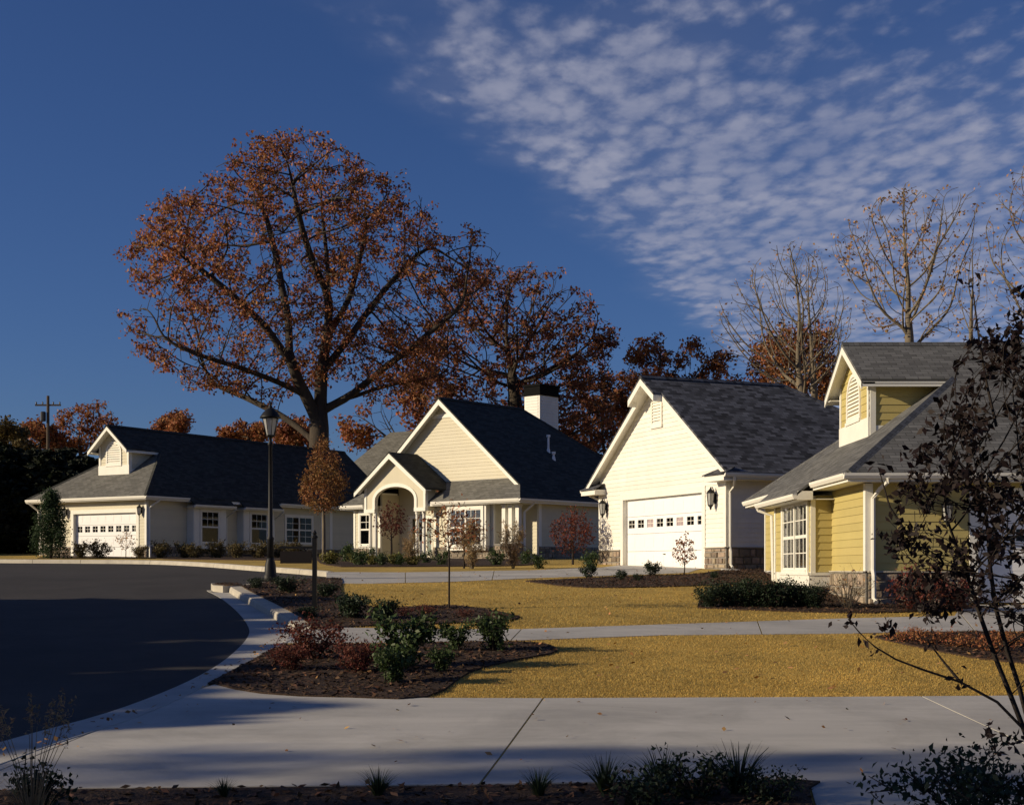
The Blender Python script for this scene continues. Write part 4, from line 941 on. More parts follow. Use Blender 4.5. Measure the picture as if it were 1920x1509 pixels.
    fc = Fr((cx1, 0), (0, 1), (1, 0)); siding(ch, fc, 5.0, ct - .02, lambda z: [(cy0 + .12, cy1 - .12)], 'white_siding', .16, False)
    b = B(); b.box(cx0 - .06, cy0 - .06, ct, cx1 + .06, cy1 + .06, ct + .18); b.box(cx0 - .02, cy0 - .02, ct + .18, cx1 + .02, cy1 + .02, ct + .5); b.box(cx0 - .08, cy0 - .08, ct + .5, cx1 + .08, cy1 + .08, ct + .62); b.build('chimney_cap', 'cap_dark', ch)
    for (x, y, hh) in ((8.4, 5.2, .75), (8.9, 5.0, .3)):
        z = zr - p * abs(x - xc); v = B(); v.lathe([(.055, -.1), (.055, hh)], (x, y, z), 8); v.lathe([(.1, hh - .05), (.1, hh + .06)], (x, y, z), 8); v.lathe([(.12, -.12), (.07, .12)], (x, y, z), 8); v.build('vent_pipe', 'door_white', h)
house2()

# ------------------------------------------------------------------ hip roof of the house behind
def house5():
    W, D = 15.0, 11.0; Y = 97.0; z = EYE + 1.45
    h = house('house_behind', 'grey hip roof of a house mostly hidden behind the gabled house', ((604 - 960) / F * Y, Y), math.radians(-32), z)
    ze, p, ov = 3.6, .80, .5; zr = ze + p * (D / 2 + ov); r = D / 2 + ov
    roof(h, [(-ov, -ov, ze), (W + ov, -ov, ze), (W + ov - r * .35, D / 2, zr), (r * .30, D / 2, zr)], 'roof_sun_tone')
    roof(h, [(-ov, -ov, ze), (r * .30, D / 2, zr), (-ov, D + ov, ze)], 'roof_sun_tone')
    roof(h, [(W + ov, -ov, ze), (W + ov - r * .35, D / 2, zr), (W + ov, D + ov, ze)], 'roof_shade_tone')
    roof(h, [(-ov, D + ov, ze), (W + ov, D + ov, ze), (W + ov - r * .35, D / 2, zr), (r * .30, D / 2, zr)], 'roof_shade_tone')
    for f, a in ((FRONT(), W), (LEFT(0), D), (RIGHT(W), D)):
        w = wall_slab(h, f, [(0, -.8), (a, -.8), (a, 3.5), (0, 3.5)], 'beige_siding')
    b = B(); b.box(-ov, -ov, ze - .2, W + ov, 0, ze - .18); b.box(-ov, -ov, ze - .2, W + ov, -ov + .02, ze - .085); b.build('soffit', 'white_trim', h)
    for x in (2, 6, 10, 13): window(h, FRONT(), x, x + 1.1, .9, 2.5, 1, 2, 2)
house5()
# ------------------------------------------------------------------ plants: skeletons by space colonisation, leaves as small folded faces
def grow(att, root, step, kill, infl, rng, trop=(0, 0, 0), maxit=400, start=None, maxch=3, limbs=()):
    """returns node positions and parent indices; att (n,3)"""
    P = [np.array(root, float)]; par = [-1]; nch = [0]
    if start is not None:
        for s in start: P.append(np.array(s, float)); par.append(len(P) - 2); nch[-1] += 1; nch.append(0)
    else:
        tgt = att[np.argmin(np.linalg.norm(att - P[0], axis=1))]
        while np.min(np.linalg.norm(att - P[-1], axis=1)) > infl * .8:
            d = tgt - P[-1]; d /= np.linalg.norm(d); d = d * .35 + np.array((0, 0, 1)) * .65 + rng.normal(0, .05, 3); d /= np.linalg.norm(d)
            P.append(P[-1] + d * step); par.append(len(P) - 2); nch[-1] += 1; nch.append(0)
            if len(P) > 200: break
    for lb in limbs:
        q = np.array(lb[0], float); i = int(np.argmin([np.linalg.norm(p - q) for p in P]))
        for s in lb[1:]:
            s = np.array(s, float); n_ = max(1, int(np.linalg.norm(s - P[i]) / (step * 1.6))); a0 = P[i].copy()
            for k in range(n_):
                P.append(a0 + (s - a0) * (k + 1) / n_ + rng.normal(0, step * .10, 3)); par.append(i); nch[i] += 1; nch.append(0); i = len(P) - 1
    tr = np.array(trop, float); att = att.copy()
    nd = np.full(len(att), 1e9); ni = np.zeros(len(att), int); done = 0
    for it in range(maxit):
        Q = np.array(P[done:])
        if len(Q) and len(att):
            D = np.linalg.norm(att[:, None, :] - Q[None], axis=2); j = D.argmin(1); dm = D[np.arange(len(att)), j]
            up = dm < nd; nd[up] = dm[up]; ni[up] = j[up] + done
        done = len(P)
        keep = nd > kill; att = att[keep]; nd = nd[keep]; ni = ni[keep]
        if not len(att): break
        ok = nd < infl
        if not ok.any(): break
        ids = ni[ok]; A = att[ok]; PP = np.array(P)
        v = A - PP[ids]; v /= np.linalg.norm(v, axis=1)[:, None] + 1e-9
        acc = np.zeros((len(P), 3)); np.add.at(acc, ids, v)
        new = 0; stuck = []
        for i in np.unique(ids):
            if nch[i] >= maxch: stuck.append(i); continue
            d = acc[i]; l = np.linalg.norm(d)
            if l < 1e-6: stuck.append(i); continue
            d = d / l + tr + rng.normal(0, .12, 3)
            if par[i] >= 0:
                b = PP[i] - PP[par[i]]; d = d + .35 * b / (np.linalg.norm(b) + 1e-9)
            d /= np.linalg.norm(d); p = PP[i] + d * step
            P.append(p); par.append(int(i)); nch[i] += 1; nch.append(0); new += 1
        if stuck:
            k = ~np.isin(ni, stuck) | (rng.random(len(ni)) > .5); att = att[k]; nd = nd[k]; ni = ni[k]
        if not new: break
        if len(P) > 14000: break
    return np.array(P), np.array(par)
def radii(P, par, tip, e=2.3, base=None):
    n = len(P); r = np.zeros(n); has = np.zeros(n, bool); has[par[par >= 0]] = True
    acc = np.zeros(n)
    for i in range(n - 1, -1, -1):
        r[i] = tip if not has[i] else max(tip, acc[i] ** (1 / e))
        if par[i] >= 0: acc[par[i]] += r[i] ** e
    if base: 
        k = math.log(base / tip) / max(1e-6, math.log(r[0] / tip)); r = tip * (r / tip) ** k
    return r
def skeleton_mesh(name, P, par, r, flare=1.0, minr=0.0):
    n = len(P); kids = [[] for _ in range(n)]
    for i in range(1, n): kids[par[i]].append(i)
    Ps = P.copy()
    for _ in range(2):
        Q = Ps.copy()
        for i in range(1, n):
            if kids[i]:
                k = max(kids[i], key=lambda c: r[c]); Q[i] = .5 * Ps[i] + .25 * (Ps[par[i]] + Ps[k])
        Ps = Q
    V = []; Fq = []; used = [0]; stack = [(0, -1)]
    while stack:
        s, frm = stack.pop(); chain = ([frm] if frm >= 0 else []) + [s]; c = s
        while kids[c]:
            k = sorted(kids[c], key=lambda q: -r[q])
            for o in k[1:]: stack.append((o, c))
            c = k[0]; chain.append(c)
        rr = [r[i] for i in chain]
        if frm >= 0: rr[0] = min(r[frm], rr[1] * 1.25) if len(rr) > 1 else rr[0]
        mx = max(rr)
        if mx < minr or len(chain) < 2: continue
        sides = 9 if mx > .25 else 7 if mx > .1 else 5 if mx > .03 else 3
        base = len(V); a = None
        for q, i in enumerate(chain):
            d = Ps[chain[min(q + 1, len(chain) - 1)]] - Ps[chain[max(q - 1, 0)]]; d = d / (np.linalg.norm(d) + 1e-9)
            if a is None: a = np.cross(d, (1, 0, 0) if abs(d[0]) < .7 else (0, 1, 0))
            a = a - d * a.dot(d); a /= np.linalg.norm(a) + 1e-9; b = np.cross(d, a)
            rad = rr[q] * (1 + (flare - 1) * max(0, 1 - q / 3.0) if frm < 0 else 1)
            for t in range(sides):
                an = 6.2832 * t / sides; V.append(Ps[i] + (a * math.cos(an) + b * math.sin(an)) * rad)
        for q in range(len(chain) - 1):
            for t in range(sides): Fq.append((base + q * sides + t, base + q * sides + (t + 1) % sides, base + (q + 1) * sides + (t + 1) % sides, base + (q + 1) * sides + t))
    return np_mesh(name, np.array(V), np.array(Fq), True), Ps
def leaf_mesh(name, C, size, rng, aspect=.55, droop=.3, vary=.45, fold=.25, stars=False):
    C = np.asarray(C, float); n = len(C)
    a = rng.normal(0, 1, (n, 3)); a[:, 2] -= droop; a /= np.linalg.norm(a, axis=1)[:, None]
    b = np.cross(a, rng.normal(0, 1, (n, 3))); b /= np.linalg.norm(b, axis=1)[:, None] + 1e-9
    c = np.cross(a, b); s = size * (1 + vary * rng.uniform(-1, 1, n))[:, None]
    w = s * aspect
    V = np.empty((n, 4, 3)); V[:, 0] = C - a * s * .5; V[:, 1] = C + b * w * .5 + c * w * fold - a * s * .05; V[:, 2] = C + a * s * .5; V[:, 3] = C - b * w * .5 + c * w * fold - a * s * .05
    return np_mesh(name, V.reshape(-1, 3), np.arange(4 * n).reshape(n, 4))
def px_poly(poly, Y): return [((x - 960) / F * Y, EYE + (HOR - y) / F * Y) for x, y in poly]
def poly_volume(poly, Y, depth, n, rng, shell=0.0, power=.5):
    """random points in an outline given in photo pixels at distance Y, given real depth (rounded towards the rim)"""
    q = px_poly(poly, Y); xs = [p[0] for p in q]; zs = [p[1] for p in q]; A = np.array(q); Bq = np.roll(A, -1, 0)
    w = min(max(xs) - min(xs), max(zs) - min(zs)) / 2; out = []
    while len(out) < n:
        x = rng.uniform(min(xs), max(xs)); z = rng.uniform(min(zs), max(zs))
        if not inside(q, x, z): continue
        p = np.array((x, z)); ab = Bq - A; t = np.clip(((p - A) * ab).sum(1) / ((ab * ab).sum(1) + 1e-9), 0, 1)
        d = np.min(np.linalg.norm(A + ab * t[:, None] - p, axis=1)); k = math.sqrt(max(0, 1 - (1 - min(1, d / w)) ** 2))
        u = rng.uniform(-1, 1)
        if shell and rng.random() < shell: u = math.copysign(1 - abs(rng.normal(0, .12)), u)
        out.append((x, Y + u * depth * max(k, .12), z))
    return np.array(out)
def make_tree(name, label, poly, Y, depth, root_px, rng_seed, natt, leafmat, nleaf, lsize, bark='bark', base_r=.4, tip=.016, step=.55, kill=.9, infl=4.0, trop=(0, 0, .12), group=None, cat='tree', spread=.35, leaf_r=2.6, start=None, leaf_prob=1.0, flare=1.5, zroot=None, e=2.3, shell=0.0, aspect=.6, density_noise=0.0, limbs=(), clump=1):
    rng = np.random.default_rng(rng_seed)
    att = poly_volume(poly, Y, depth, natt, rng, shell)
    x = (root_px - 960) / F * Y; z = H(Y) - .1 if zroot is None else zroot
    st = None
    if start is not None: st = [((sx - 960) / F * (Y + sd), Y + sd, EYE + (HOR - sy) / F * (Y + sd)) for sx, sy, sd in start]
    lb3 = [[((sx - 960) / F * (Y + sd), Y + sd, EYE + (HOR - sy) / F * (Y + sd)) for sx, sy, sd in l_] for l_ in limbs]
    P, par = grow(att, (x, Y, z), step, kill, infl, rng, trop, start=st, limbs=lb3)
    r = radii(P, par, tip, e, base_r)
    t = thing(name, label, cat, (x, Y, z), 0, group)
    off = np.array((x, Y, z))
    me, Ps = skeleton_mesh('trunk', P - off, par, r, flare); link('trunk', me, bark, t)
    if nleaf:
        fine = np.where(r < tip * leaf_r)[0]
        if density_noise:
            # clumpy foliage: keep twigs by a coarse random field
            cell = np.floor((P[fine] + 1000) / density_noise).astype(int); hsh = (cell[:, 0] * 73856093 ^ cell[:, 1] * 19349663 ^ cell[:, 2] * 83492791) % 1000 / 1000.0
            fine = fine[rng.random(len(fine)) < np.clip((hsh - .38) * 2.2, .04, 1)]
        nc = max(1, nleaf // clump); idx = np.repeat(rng.choice(fine, nc), clump); hub = np.repeat(rng.normal(0, spread * .7, (nc, 3)), clump, 0); C = Ps[idx] + hub + rng.normal(0, spread * .62, (len(idx), 3)) * (1, 1, .7)
        link('crown', leaf_mesh('crown', C, lsize, rng, aspect), leafmat, t)
    return t
# --- big oak and the wood behind the houses
oakA = [(540, 262), (650, 276), (720, 330), (800, 372), (835, 440), (900, 430), (948, 470), (940, 540), (880, 600), (840, 650), (830, 720), (700, 760), (640, 700), (560, 730), (480, 742), (370, 738), (300, 690), (236, 640), (240, 590), (290, 560), (240, 510), (255, 460), (330, 375), (395, 370), (410, 330), (455, 290)]
oak = make_tree('oak_tree', 'huge spreading oak with thin rusty leaves and dark bare limbs behind the long beige house', oakA, 90, 9.5, 597, 3, 5600, 'leaf_oak', 37000, .22, clump=12, base_r=.66, tip=.019, step=.44, kill=.62, infl=3.0, trop=(0, 0, .06),
    start=[(597, 960, 0), (597, 880, 0), (597, 830, 0), (598, 800, 0), (600, 770, 0)],
    limbs=[[(600, 770, 0), (604, 700, .3), (612, 640, .6), (618, 560, .9), (612, 470, 1.2), (604, 390, 1.5)], [(598, 800, 0), (575, 740, -.6), (545, 680, -1.5), (505, 620, -2.2), (455, 570, -3), (395, 520, -3.5), (340, 480, -4)], [(600, 770, 0), (650, 748, .5), (705, 728, 1.2), (770, 712, 2), (840, 700, 2.6)], [(604, 700, .3), (650, 640, 1.2), (690, 580, 2.2), (740, 520, 3), (800, 460, 3.6)], [(545, 680, -1.5), (540, 600, -.6), (525, 520, .2), (505, 430, .8), (490, 360, 1)], [(612, 640, .6), (655, 560, 2), (680, 470, 3), (690, 390, 3.4)],
        [(597, 830, 0), (560, 800, .8), (520, 772, 1.8), (460, 745, 3), (400, 722, 4)], [(575, 740, -.6), (520, 715, -2), (450, 690, -3.4), (370, 665, -4.6), (310, 640, -5)], [(650, 748, .5), (720, 690, -1.2), (800, 630, -2.6), (870, 570, -3.4)], [(618, 560, .9), (580, 480, -1.5), (560, 400, -3), (550, 340, -3.5)]], spread=.36, leaf_r=2.4, density_noise=2.6, flare=1.35, e=2.5, shell=.25)
oakB = [(780, 640), (820, 560), (900, 505), (1000, 492), (1060, 525), (1120, 560), (1168, 630), (1150, 720), (1175, 800), (1120, 850), (850, 810), (760, 740)]
oak2 = make_tree('oak_tree', 'round brown oak standing behind the chimney of the gabled house', oakB, 104, 8, 980, 5, 3000, 'leaf_oak_dull', 17000, .27, clump=10, base_r=.6, tip=.022, step=.55, kill=.75, infl=4.5, trop=(0, 0, .1),
    start=[(978, 900, 0), (976, 860, 0), (972, 820, 0), (968, 770, 0), (964, 720, 0)], spread=.36, leaf_r=2.4, density_noise=2.4)
make_tree('autumn_tree', 'dense orange tree rising behind the peak of the white garage house', [(1150, 780), (1160, 700), (1195, 640), (1260, 628), (1330, 648), (1388, 690), (1390, 760), (1180, 830)], 96, 4, 1270, 6, 1300, 'leaf_orange', 10000, .25, clump=8, base_r=.35, tip=.02, step=.5, kill=.8, infl=4, spread=.33, density_noise=1.8)
make_tree('autumn_tree', 'round red orange tree behind the bare trunks between the two garage roofs', [(1395, 680), (1420, 635), (1480, 612), (1540, 612), (1570, 660), (1575, 740), (1520, 790), (1420, 750)], 88, 3.2, 1490, 7, 1000, 'leaf_orange', 9000, .22, clump=8, base_r=.3, tip=.018, step=.45, kill=.7, infl=4, spread=.3)
bareA = [(1325, 620), (1350, 560), (1400, 500), (1470, 452), (1510, 450), (1560, 520), (1600, 560), (1605, 650), (1570, 700), (1530, 740), (1470, 750), (1400, 700), (1335, 650)]
make_tree('bare_tree', 'almost leafless tree with several pale stems behind the white garage roof', bareA, 78, 4.2, 1505, 8, 1500, 'leaf_tan', 500, .16, bark='bark_pale', base_r=.26, tip=.014, step=.42, kill=.55, infl=3.6, trop=(0, 0, .35), start=[(1508, 960, 0), (1510, 860, 0), (1512, 800, 0), (1508, 760, 0), (1500, 720, .2)], spread=.2, e=2.5)
make_tree('bare_tree', 'slim leafless tree leaning beside the pale multi stemmed one', [(1440, 640), (1460, 540), (1490, 470), (1540, 470), (1560, 560), (1600, 620), (1570, 690), (1520, 720)], 80, 3, 1530, 18, 700, 'leaf_tan', 150, .15, bark='bark_pale', base_r=.2, tip=.013, step=.42, kill=.6, infl=3.6, trop=(0, 0, .4), start=[(1532, 960, 0), (1534, 850, 0), (1530, 780, 0), (1526, 740, 0)], spread=.2, e=2.5)
bareB = [(1545, 470), (1580, 420), (1640, 380), (1690, 336), (1740, 362), (1800, 350), (1835, 390), (1825, 480), (1800, 560), (1790, 640), (1640, 640), (1590, 530)]
make_tree('bare_tree', 'tall bare tree with scattered tan leaves behind the yellow house dormer', bareB, 68, 4, 1700, 9, 1700, 'leaf_tan', 1500, .16, clump=3, bark='bark_pale', base_r=.24, tip=.012, step=.36, kill=.5, infl=3.2, trop=(0, 0, .35), start=[(1702, 900, 0), (1704, 800, 0), (1706, 720, 0), (1706, 660, 0), (1704, 620, 0)], spread=.16, e=2.5, density_noise=1.2)
make_tree('bare_tree', 'tall bare tree rising over the right end of the yellow house roof', [(1840, 520), (1850, 400), (1890, 320), (1960, 290), (2080, 320), (2100, 560), (2000, 650), (1900, 610)], 64, 4, 1970, 10, 1300, 'leaf_tan', 900, .16, bark='bark_pale', base_r=.24, tip=.012, step=.36, kill=.55, infl=3.2, trop=(0, 0, .3), start=[(1972, 900, 0), (1970, 800, 0), (1966, 700, 0), (1962, 650, 0)], spread=.16, e=2.5)
make_tree('bare_tree', 'thin bare sapling standing between the two tall bare trees', [(1800, 640), (1790, 560), (1800, 470), (1830, 440), (1850, 500), (1850, 600), (1830, 650)], 74, 1.8, 1822, 20, 420, 'leaf_tan', 120, .15, bark='bark_pale', base_r=.14, tip=.011, step=.4, kill=.5, infl=3.2, trop=(0, 0, .4), start=[(1822, 900, 0), (1822, 780, 0), (1820, 700, 0), (1820, 660, 0)], spread=.16, e=2.5)
# far trees over the left house
far = [('leaf_orange', [(85, 850), (95, 800), (130, 770), (170, 755), (215, 760), (232, 800), (230, 850)], 150, 'broad rust orange tree beside the utility pole', 31),
       ('leaf_oak', [(30, 850), (45, 800), (80, 790), (112, 800), (118, 850)], 146, 'small dull red tree left of the utility pole', 32),
       ('leaf_olive', [(-60, 850), (-30, 795), (10, 785), (45, 800), (60, 850)], 140, 'olive green tree top above the dark evergreens', 33),
       ('leaf_oak', [(288, 815), (295, 782), (320, 772), (350, 785), (360, 815)], 140, 'small brown tree top showing above the arched dormer ridge', 34),
       ('leaf_orange', [(415, 830), (430, 800), (460, 788), (495, 795), (512, 830)], 140, 'low orange tree top behind the lamp lantern', 35),
       ('leaf_oak_dull', [(515, 840), (525, 800), (550, 780), (580, 790), (600, 840)], 120, 'small reddish tree at the foot of the huge oak', 36),
       ('leaf_oak', [(640, 840), (650, 770), (720, 740), (800, 720), (860, 770), (860, 840)], 118, 'low brown thicket tree behind the gable peak', 37),
       ('leaf_oak_dull', [(1060, 860), (1080, 740), (1130, 700), (1180, 720), (1200, 790), (1190, 870)], 112, 'dull red tree behind the right slope of the gabled house', 38)]
for mt, pl, Y, lb, sd in far:
    cx = sum(p[0] for p in pl) / len(pl)
    make_tree('autumn_tree', lb, pl, Y, 3.5, cx, sd, 420, mt, 4000, .32, clump=9, base_r=.25, tip=.02, step=.6, kill=.9, infl=4, spread=.42, density_noise=2.0)
# --- dense evergreens: dark wood on the left; also the row along the left side of the street
def evergreen(name, label, seed, h, r, nleaf, lsize, m='leaf_evergreen', group=None):
    rng = np.random.default_rng(seed); t = thing(name, label, 'tree', (0, 0, 0), 0, group)
    b = B(); b.tube([(0, 0, -.3), (.05, 0, h * .3), (0, .06, h * .7), (0, 0, h * .97)], [h * .022, h * .017, h * .009, .01], 8)
    nb = 46
    C = []
    for k in range(nb):
        zz_ = h * (.06 + .9 * (k / nb) ** .9); an = k * 2.4 + rng.normal(0, .3); L_ = r * (1 - (zz_ / h) ** 1.5) * rng.uniform(.7, 1.15) + .15
        e = np.array((math.cos(an) * L_, math.sin(an) * L_, zz_ + L_ * rng.uniform(-.05, .3))); s = np.array((0, 0, zz_))
        b.tube([s, (s + e) / 2 + (0, 0, .05 * L_), e], [h * .006, h * .004, .008], 4)
        m_ = int(nleaf / nb); u = rng.random(m_) ** .6
        C.append(s + (e - s) * u[:, None] + rng.normal(0, 1, (m_, 3)) * (.10 + .16 * L_ * (1.1 - u))[:, None])
    b.build('trunk', 'bark', t); link('crown', leaf_mesh('crown', np.vstack(C), lsize, rng, .6), m, t)
    return t
ev = evergreen('evergreen_tree', 'dark dense evergreen in the shaded wood beside the long beige house', 41, 9.0, 3.6, 9000, .42, group='dark evergreens of the wood')
evs = [(-140, 88, .80), (-60, 84, .74), (5, 90, .78), (62, 84, .70), (120, 92, .76), (160, 88, .68), (20, 80, .70), (95, 79, .66), (140, 82, .62), (-40, 78, .66), (185, 96, .70), (35, 86, .72), (95, 88, .72), (-15, 82, .70)]
for i, (x, Y, s) in enumerate(evs):
    p = at(x, Y); q = (p.x, p.y, p.z - .1)
    if i == 0: ev.location = q; ev.scale = (s,) * 3
    else: dup(ev, q, i * 1.3, (s * 1.5, s * 1.5, s))
# street-side row on the left, outside the picture: these shade the road
for i, (x, y, s) in enumerate([(-25, 8.2, .62), (-24, 10.6, .86), (-26, 12.6, .9), (-24, 14.6, .82), (-26, 16.6, .84), (-24.5, 18.6, .8), (-26, 20.6, .84), (-24, 22.6, .8), (-26, 24.6, .86), (-24.5, 26.6, .82), (-26, 28.4, .8)]):
    dup(ev, (x, y, H(y) - .2), i * .9 + .4, (s * 1.55, s * 1.55, s), label='tall dark evergreen in the row along the left side of the road', group='evergreens beside the road')
# thin-crowned oaks beyond the row, outside the picture: dappled shade on the near drive
for i, (x, y, s) in enumerate([(-30, -8, .62), (-27, -1.6, .54), (-36, -2, .60)]):
    dup(oak, (x, y, H(y) - .1), i * 1.9 + .7, s, label='thin crowned oak standing beyond the roadside evergreens', group='oaks beside the road')
# tall wood far left, outside the picture
for i, (x, y, s) in enumerate([(-52, 70, 1.6), (-56, 77, 1.7)]):
    dup(ev, (x, y, H(y) - .2), i * 1.7 + .2, (s * .95, s * .95, s), label='tall dark evergreen at the edge of the wood far from the road', group='tall evergreens at the wood edge')
# --- shrubs
def shrub(name, label, seed, rx, rz, nleaf, lsize, m, stems=9, bark='bark_dark', group=None, cat='shrub', hollow=.5, zoff=.0, aspect=.55, twig=.008):
    """multi-stemmed bush: curved stems with side twigs, leaves along them"""
    rng = np.random.default_rng(seed); t = thing(name, label, cat, (0, 0, 0), 0, group); b = B(); C = []
    per = max(1, nleaf // (stems * 4))
    for k in range(stems):
        an = 6.283 * k / stems + rng.normal(0, .35); R = rx * rng.uniform(.35, 1.0); hh = rz * rng.uniform(.65, 1.08)
        e = np.array((math.cos(an) * R, math.sin(an) * R, hh * math.sqrt(max(.15, 1 - .55 * (R / rx) ** 2)) + zoff)); s = np.array((math.cos(an) * rx * .08, math.sin(an) * rx * .08, -.05))
        mdl = s * .45 + e * .55 + np.array((-math.cos(an) * R * .12, -math.sin(an) * R * .12, rz * .08)); b.tube([s, mdl, e], [twig * 1.6, twig * 1.1, twig * .5], 4)
        for q in range(4):
            f = rng.uniform(.25, .9); o = (mdl * (1 - f) + e * f) if rng.random() < .7 else (s * (1 - f) + mdl * f); tp = o + rng.normal(0, 1, 3) * np.array((rx * .26, rx * .26, rz * .16)) + (0, 0, rz * .12)
            tp[2] = max(tp[2], .04)
            b.tube([o, tp], [twig * .7, twig * .35], 3)
            u = rng.random(per); C.append(o + (tp - o) * u[:, None] + rng.normal(0, 1, (per, 3)) * (.03 + rx * .07))
    C = np.vstack(C); C[:, 2] = np.maximum(C[:, 2], .02)
    b.build('stem', bark, t); link('foliage', leaf_mesh('foliage', C, lsize, rng, aspect), m, t); return t
def tuft(name, label, seed, n, L_, w, m, group=None, heads=0, upright=.8, hm=None, cat='plant'):
    """clump of arching blades, optionally with plumes"""
    rng = np.random.default_rng(seed); t = thing(name, label, cat, (0, 0, 0), 0, group); V = []; Fq = []
    for k in range(n):
        an = rng.uniform(0, 6.283); out = rng.uniform(.15, 1.0) ** .8; l = L_ * rng.uniform(.6, 1.1); d = np.array((math.cos(an), math.sin(an), 0)); sdv = np.array((-d[1], d[0], 0))
        o = d * rng.uniform(0, .06); base = len(V); ww = w * rng.uniform(.7, 1.2)
        for q in range(5):
            u = q / 4; p = o + d * (l * (1 - upright * .7) * out * u * (1 + .6 * u)) + np.array((0, 0, l * u * (1 - .42 * out * u)))
            V.append(p - sdv * ww * (1 - u * .9)); V.append(p + sdv * ww * (1 - u * .9))
        for q in range(4): Fq.append((base + 2 * q, base + 2 * q + 1, base + 2 * q + 3, base + 2 * q + 2))
    link('blades', np_mesh('blades', V, Fq), m, t)
    if heads:
        b = B(); C = []
        for k in range(heads):
            an = rng.uniform(0, 6.283); R = L_ * rng.uniform(.15, .5); hh = L_ * rng.uniform(1.05, 1.5); e = np.array((math.cos(an) * R, math.sin(an) * R, hh)); b.tube([(0, 0, 0), e * (.45, .45, .6), e], [.0035, .003, .002], 3)
            m_ = 26; u = rng.random(m_); C.append(e + np.outer(u, (math.cos(an) * .05, math.sin(an) * .05, .16)) + rng.normal(0, .012, (m_, 3)))
        b.build('stalk', hm or m, t); link('plume', leaf_mesh('plume', np.vstack(C), .035, rng, .25), hm or m, t)
    return t
def place(proto, spots, used=None):
    """spots: (Vector, scale, rz, label, group); the first moves the proto itself"""
    for i, (p, s, rz, lb, gr) in enumerate(spots):
        if i == 0:
            proto.location = p; proto.scale = (s,) * 3; proto.rotation_euler = (0, 0, rz); proto['label'] = lb
            if gr: proto['group'] = gr
        else: dup(proto, p, rz, s, lb, gr)
ORD = ['first', 'second', 'third', 'fourth', 'fifth', 'sixth', 'seventh', 'eighth', 'ninth', 'tenth', 'eleventh', 'twelfth']
up = lambda v, d=.02: Vector((v.x, v.y, v.z + d))
# near bed
redS = shrub('red_shrub', 'x', 51, .62, .62, 1900, .055, 'leaf_red', 14)
G_RED = 'red shrubs of the near bed'
place(redS, [(up(gp(590, 1236)), .85, 0, 'dark red twiggy shrub at the kerb corner of the near mulch bed', None), (up(gp(672, 1262)), .66, 1.3, 'lower dark red shrub between the kerb corner shrub and the big green one', None), (up(gp(540, 1258)), .55, 2.2, 'smallest dark red shrub of the near bed, by the gutter', None)])
grS = shrub('green_shrub', 'x', 52, .52, .74, 1500, .085, 'leaf_green', 13, aspect=.5)
place(grS, [(up(gp(760, 1252)), .95, 0, 'largest leafy green shrub in the near mulch bed', None), (up(gp(735, 1282)), .6, 1.0, 'low leafy green shrub in front of the largest one in the near bed', None), (up(gp(925, 1222)), .72, 2.1, 'light green shrub at the lawn tip of the near mulch bed', None), (up(gp(855, 1222)), .55, 3.3, 'small green shrub between the two larger green ones of the near bed', None),
            (up(gp(830, 1262)), .42, 4.0, 'tiny green shrub on the lawn edge of the near bed', None)])
# island bed: low dark shrubs
dkS = shrub('dark_shrub', 'x', 53, .55, .5, 1300, .07, 'leaf_darkgreen', 12)
isl = [(540, 1112, .75), (660, 1160, .85), (610, 1120, .6), (720, 1162, .7), (480, 1104, .5), (580, 1160, .42)]
place(dkS, [(up(gp(x, y)), s, i * 1.1, ['dark green shrub of the island bed just right of the lamp post', 'dark green shrub of the island bed at the foot of the sign post', 'dark green shrub behind the hanging sign board', 'dark green shrub between the sign post and the young tree', 'small dark shrub against the lamp post base', 'small dark shrub close to the lit kerb of the island bed'][i], 'dark shrubs of the island bed') for i, (x, y, s) in enumerate(isl)])
pp_ = [(800, 1152, .5), (870, 1158, .42), (760, 1156, .45), (930, 1158, .3)]
rp = shrub('low_red_plant', 'x', 54, .5, .32, 700, .05, 'leaf_red', 11, cat='plant')
place(rp, [(up(gp(x, y)), s, i * 1.7, 'low reddish ground plant on the lawn tip of the island bed', 'low red plants of the island bed') for i, (x, y, s) in enumerate(pp_)])
# young tree on a stick at the island's lawn tip, and others
def sapling(name, label, seed, px, base, hgt, cw, cz0, nleaf, lsize, m, natt=260, bark='bark_dark', br=.03, group=None, step=None, density=0, stems=None, taper=.35):
    rng = np.random.default_rng(seed); t = thing(name, label, 'tree', base, 0, group)
    u = rng.normal(0, 1, (natt, 3)); u /= np.linalg.norm(u, axis=1)[:, None]; u *= (rng.random(natt) ** .4)[:, None]
    k = 1 - taper * np.clip(u[:, 2] * .5 + .5 * (taper > .5), 0, 1) * (1.0 if taper > .5 else 2.0)
    att = np.stack([u[:, 0] * cw * k, u[:, 1] * cw * k, cz0 + (u[:, 2] * .5 + .5) * (hgt - cz0)], 1)
    s = step or hgt / 26
    P, par = grow(att, (0, 0, -.05), s, s * 1.5, hgt * .45, rng, (0, 0, .3), start=[(0, 0, cz0 * .5), (.01, 0, cz0 * .95)])
    r = radii(P, par, .0035, 2.3, br); me, Ps = skeleton_mesh('trunk', P, par, r, 1.2); link('trunk', me, bark, t)
    if nleaf:
        fine = np.where(r < .0035 * 2.6)[0]; C = Ps[rng.choice(fine, nleaf)] + rng.normal(0, cw * .09, (nleaf, 3)); link('crown', leaf_mesh('crown', C, lsize, rng, .55), m, t)
    return t
p = gp(842, 1142); sapling('young_tree', 'slim young tree with dark stem and thin reddish top on the island bed tip', 61, 842, p, 2.3, .85, 1.15, 360, .08, 'leaf_oak', br=.02)
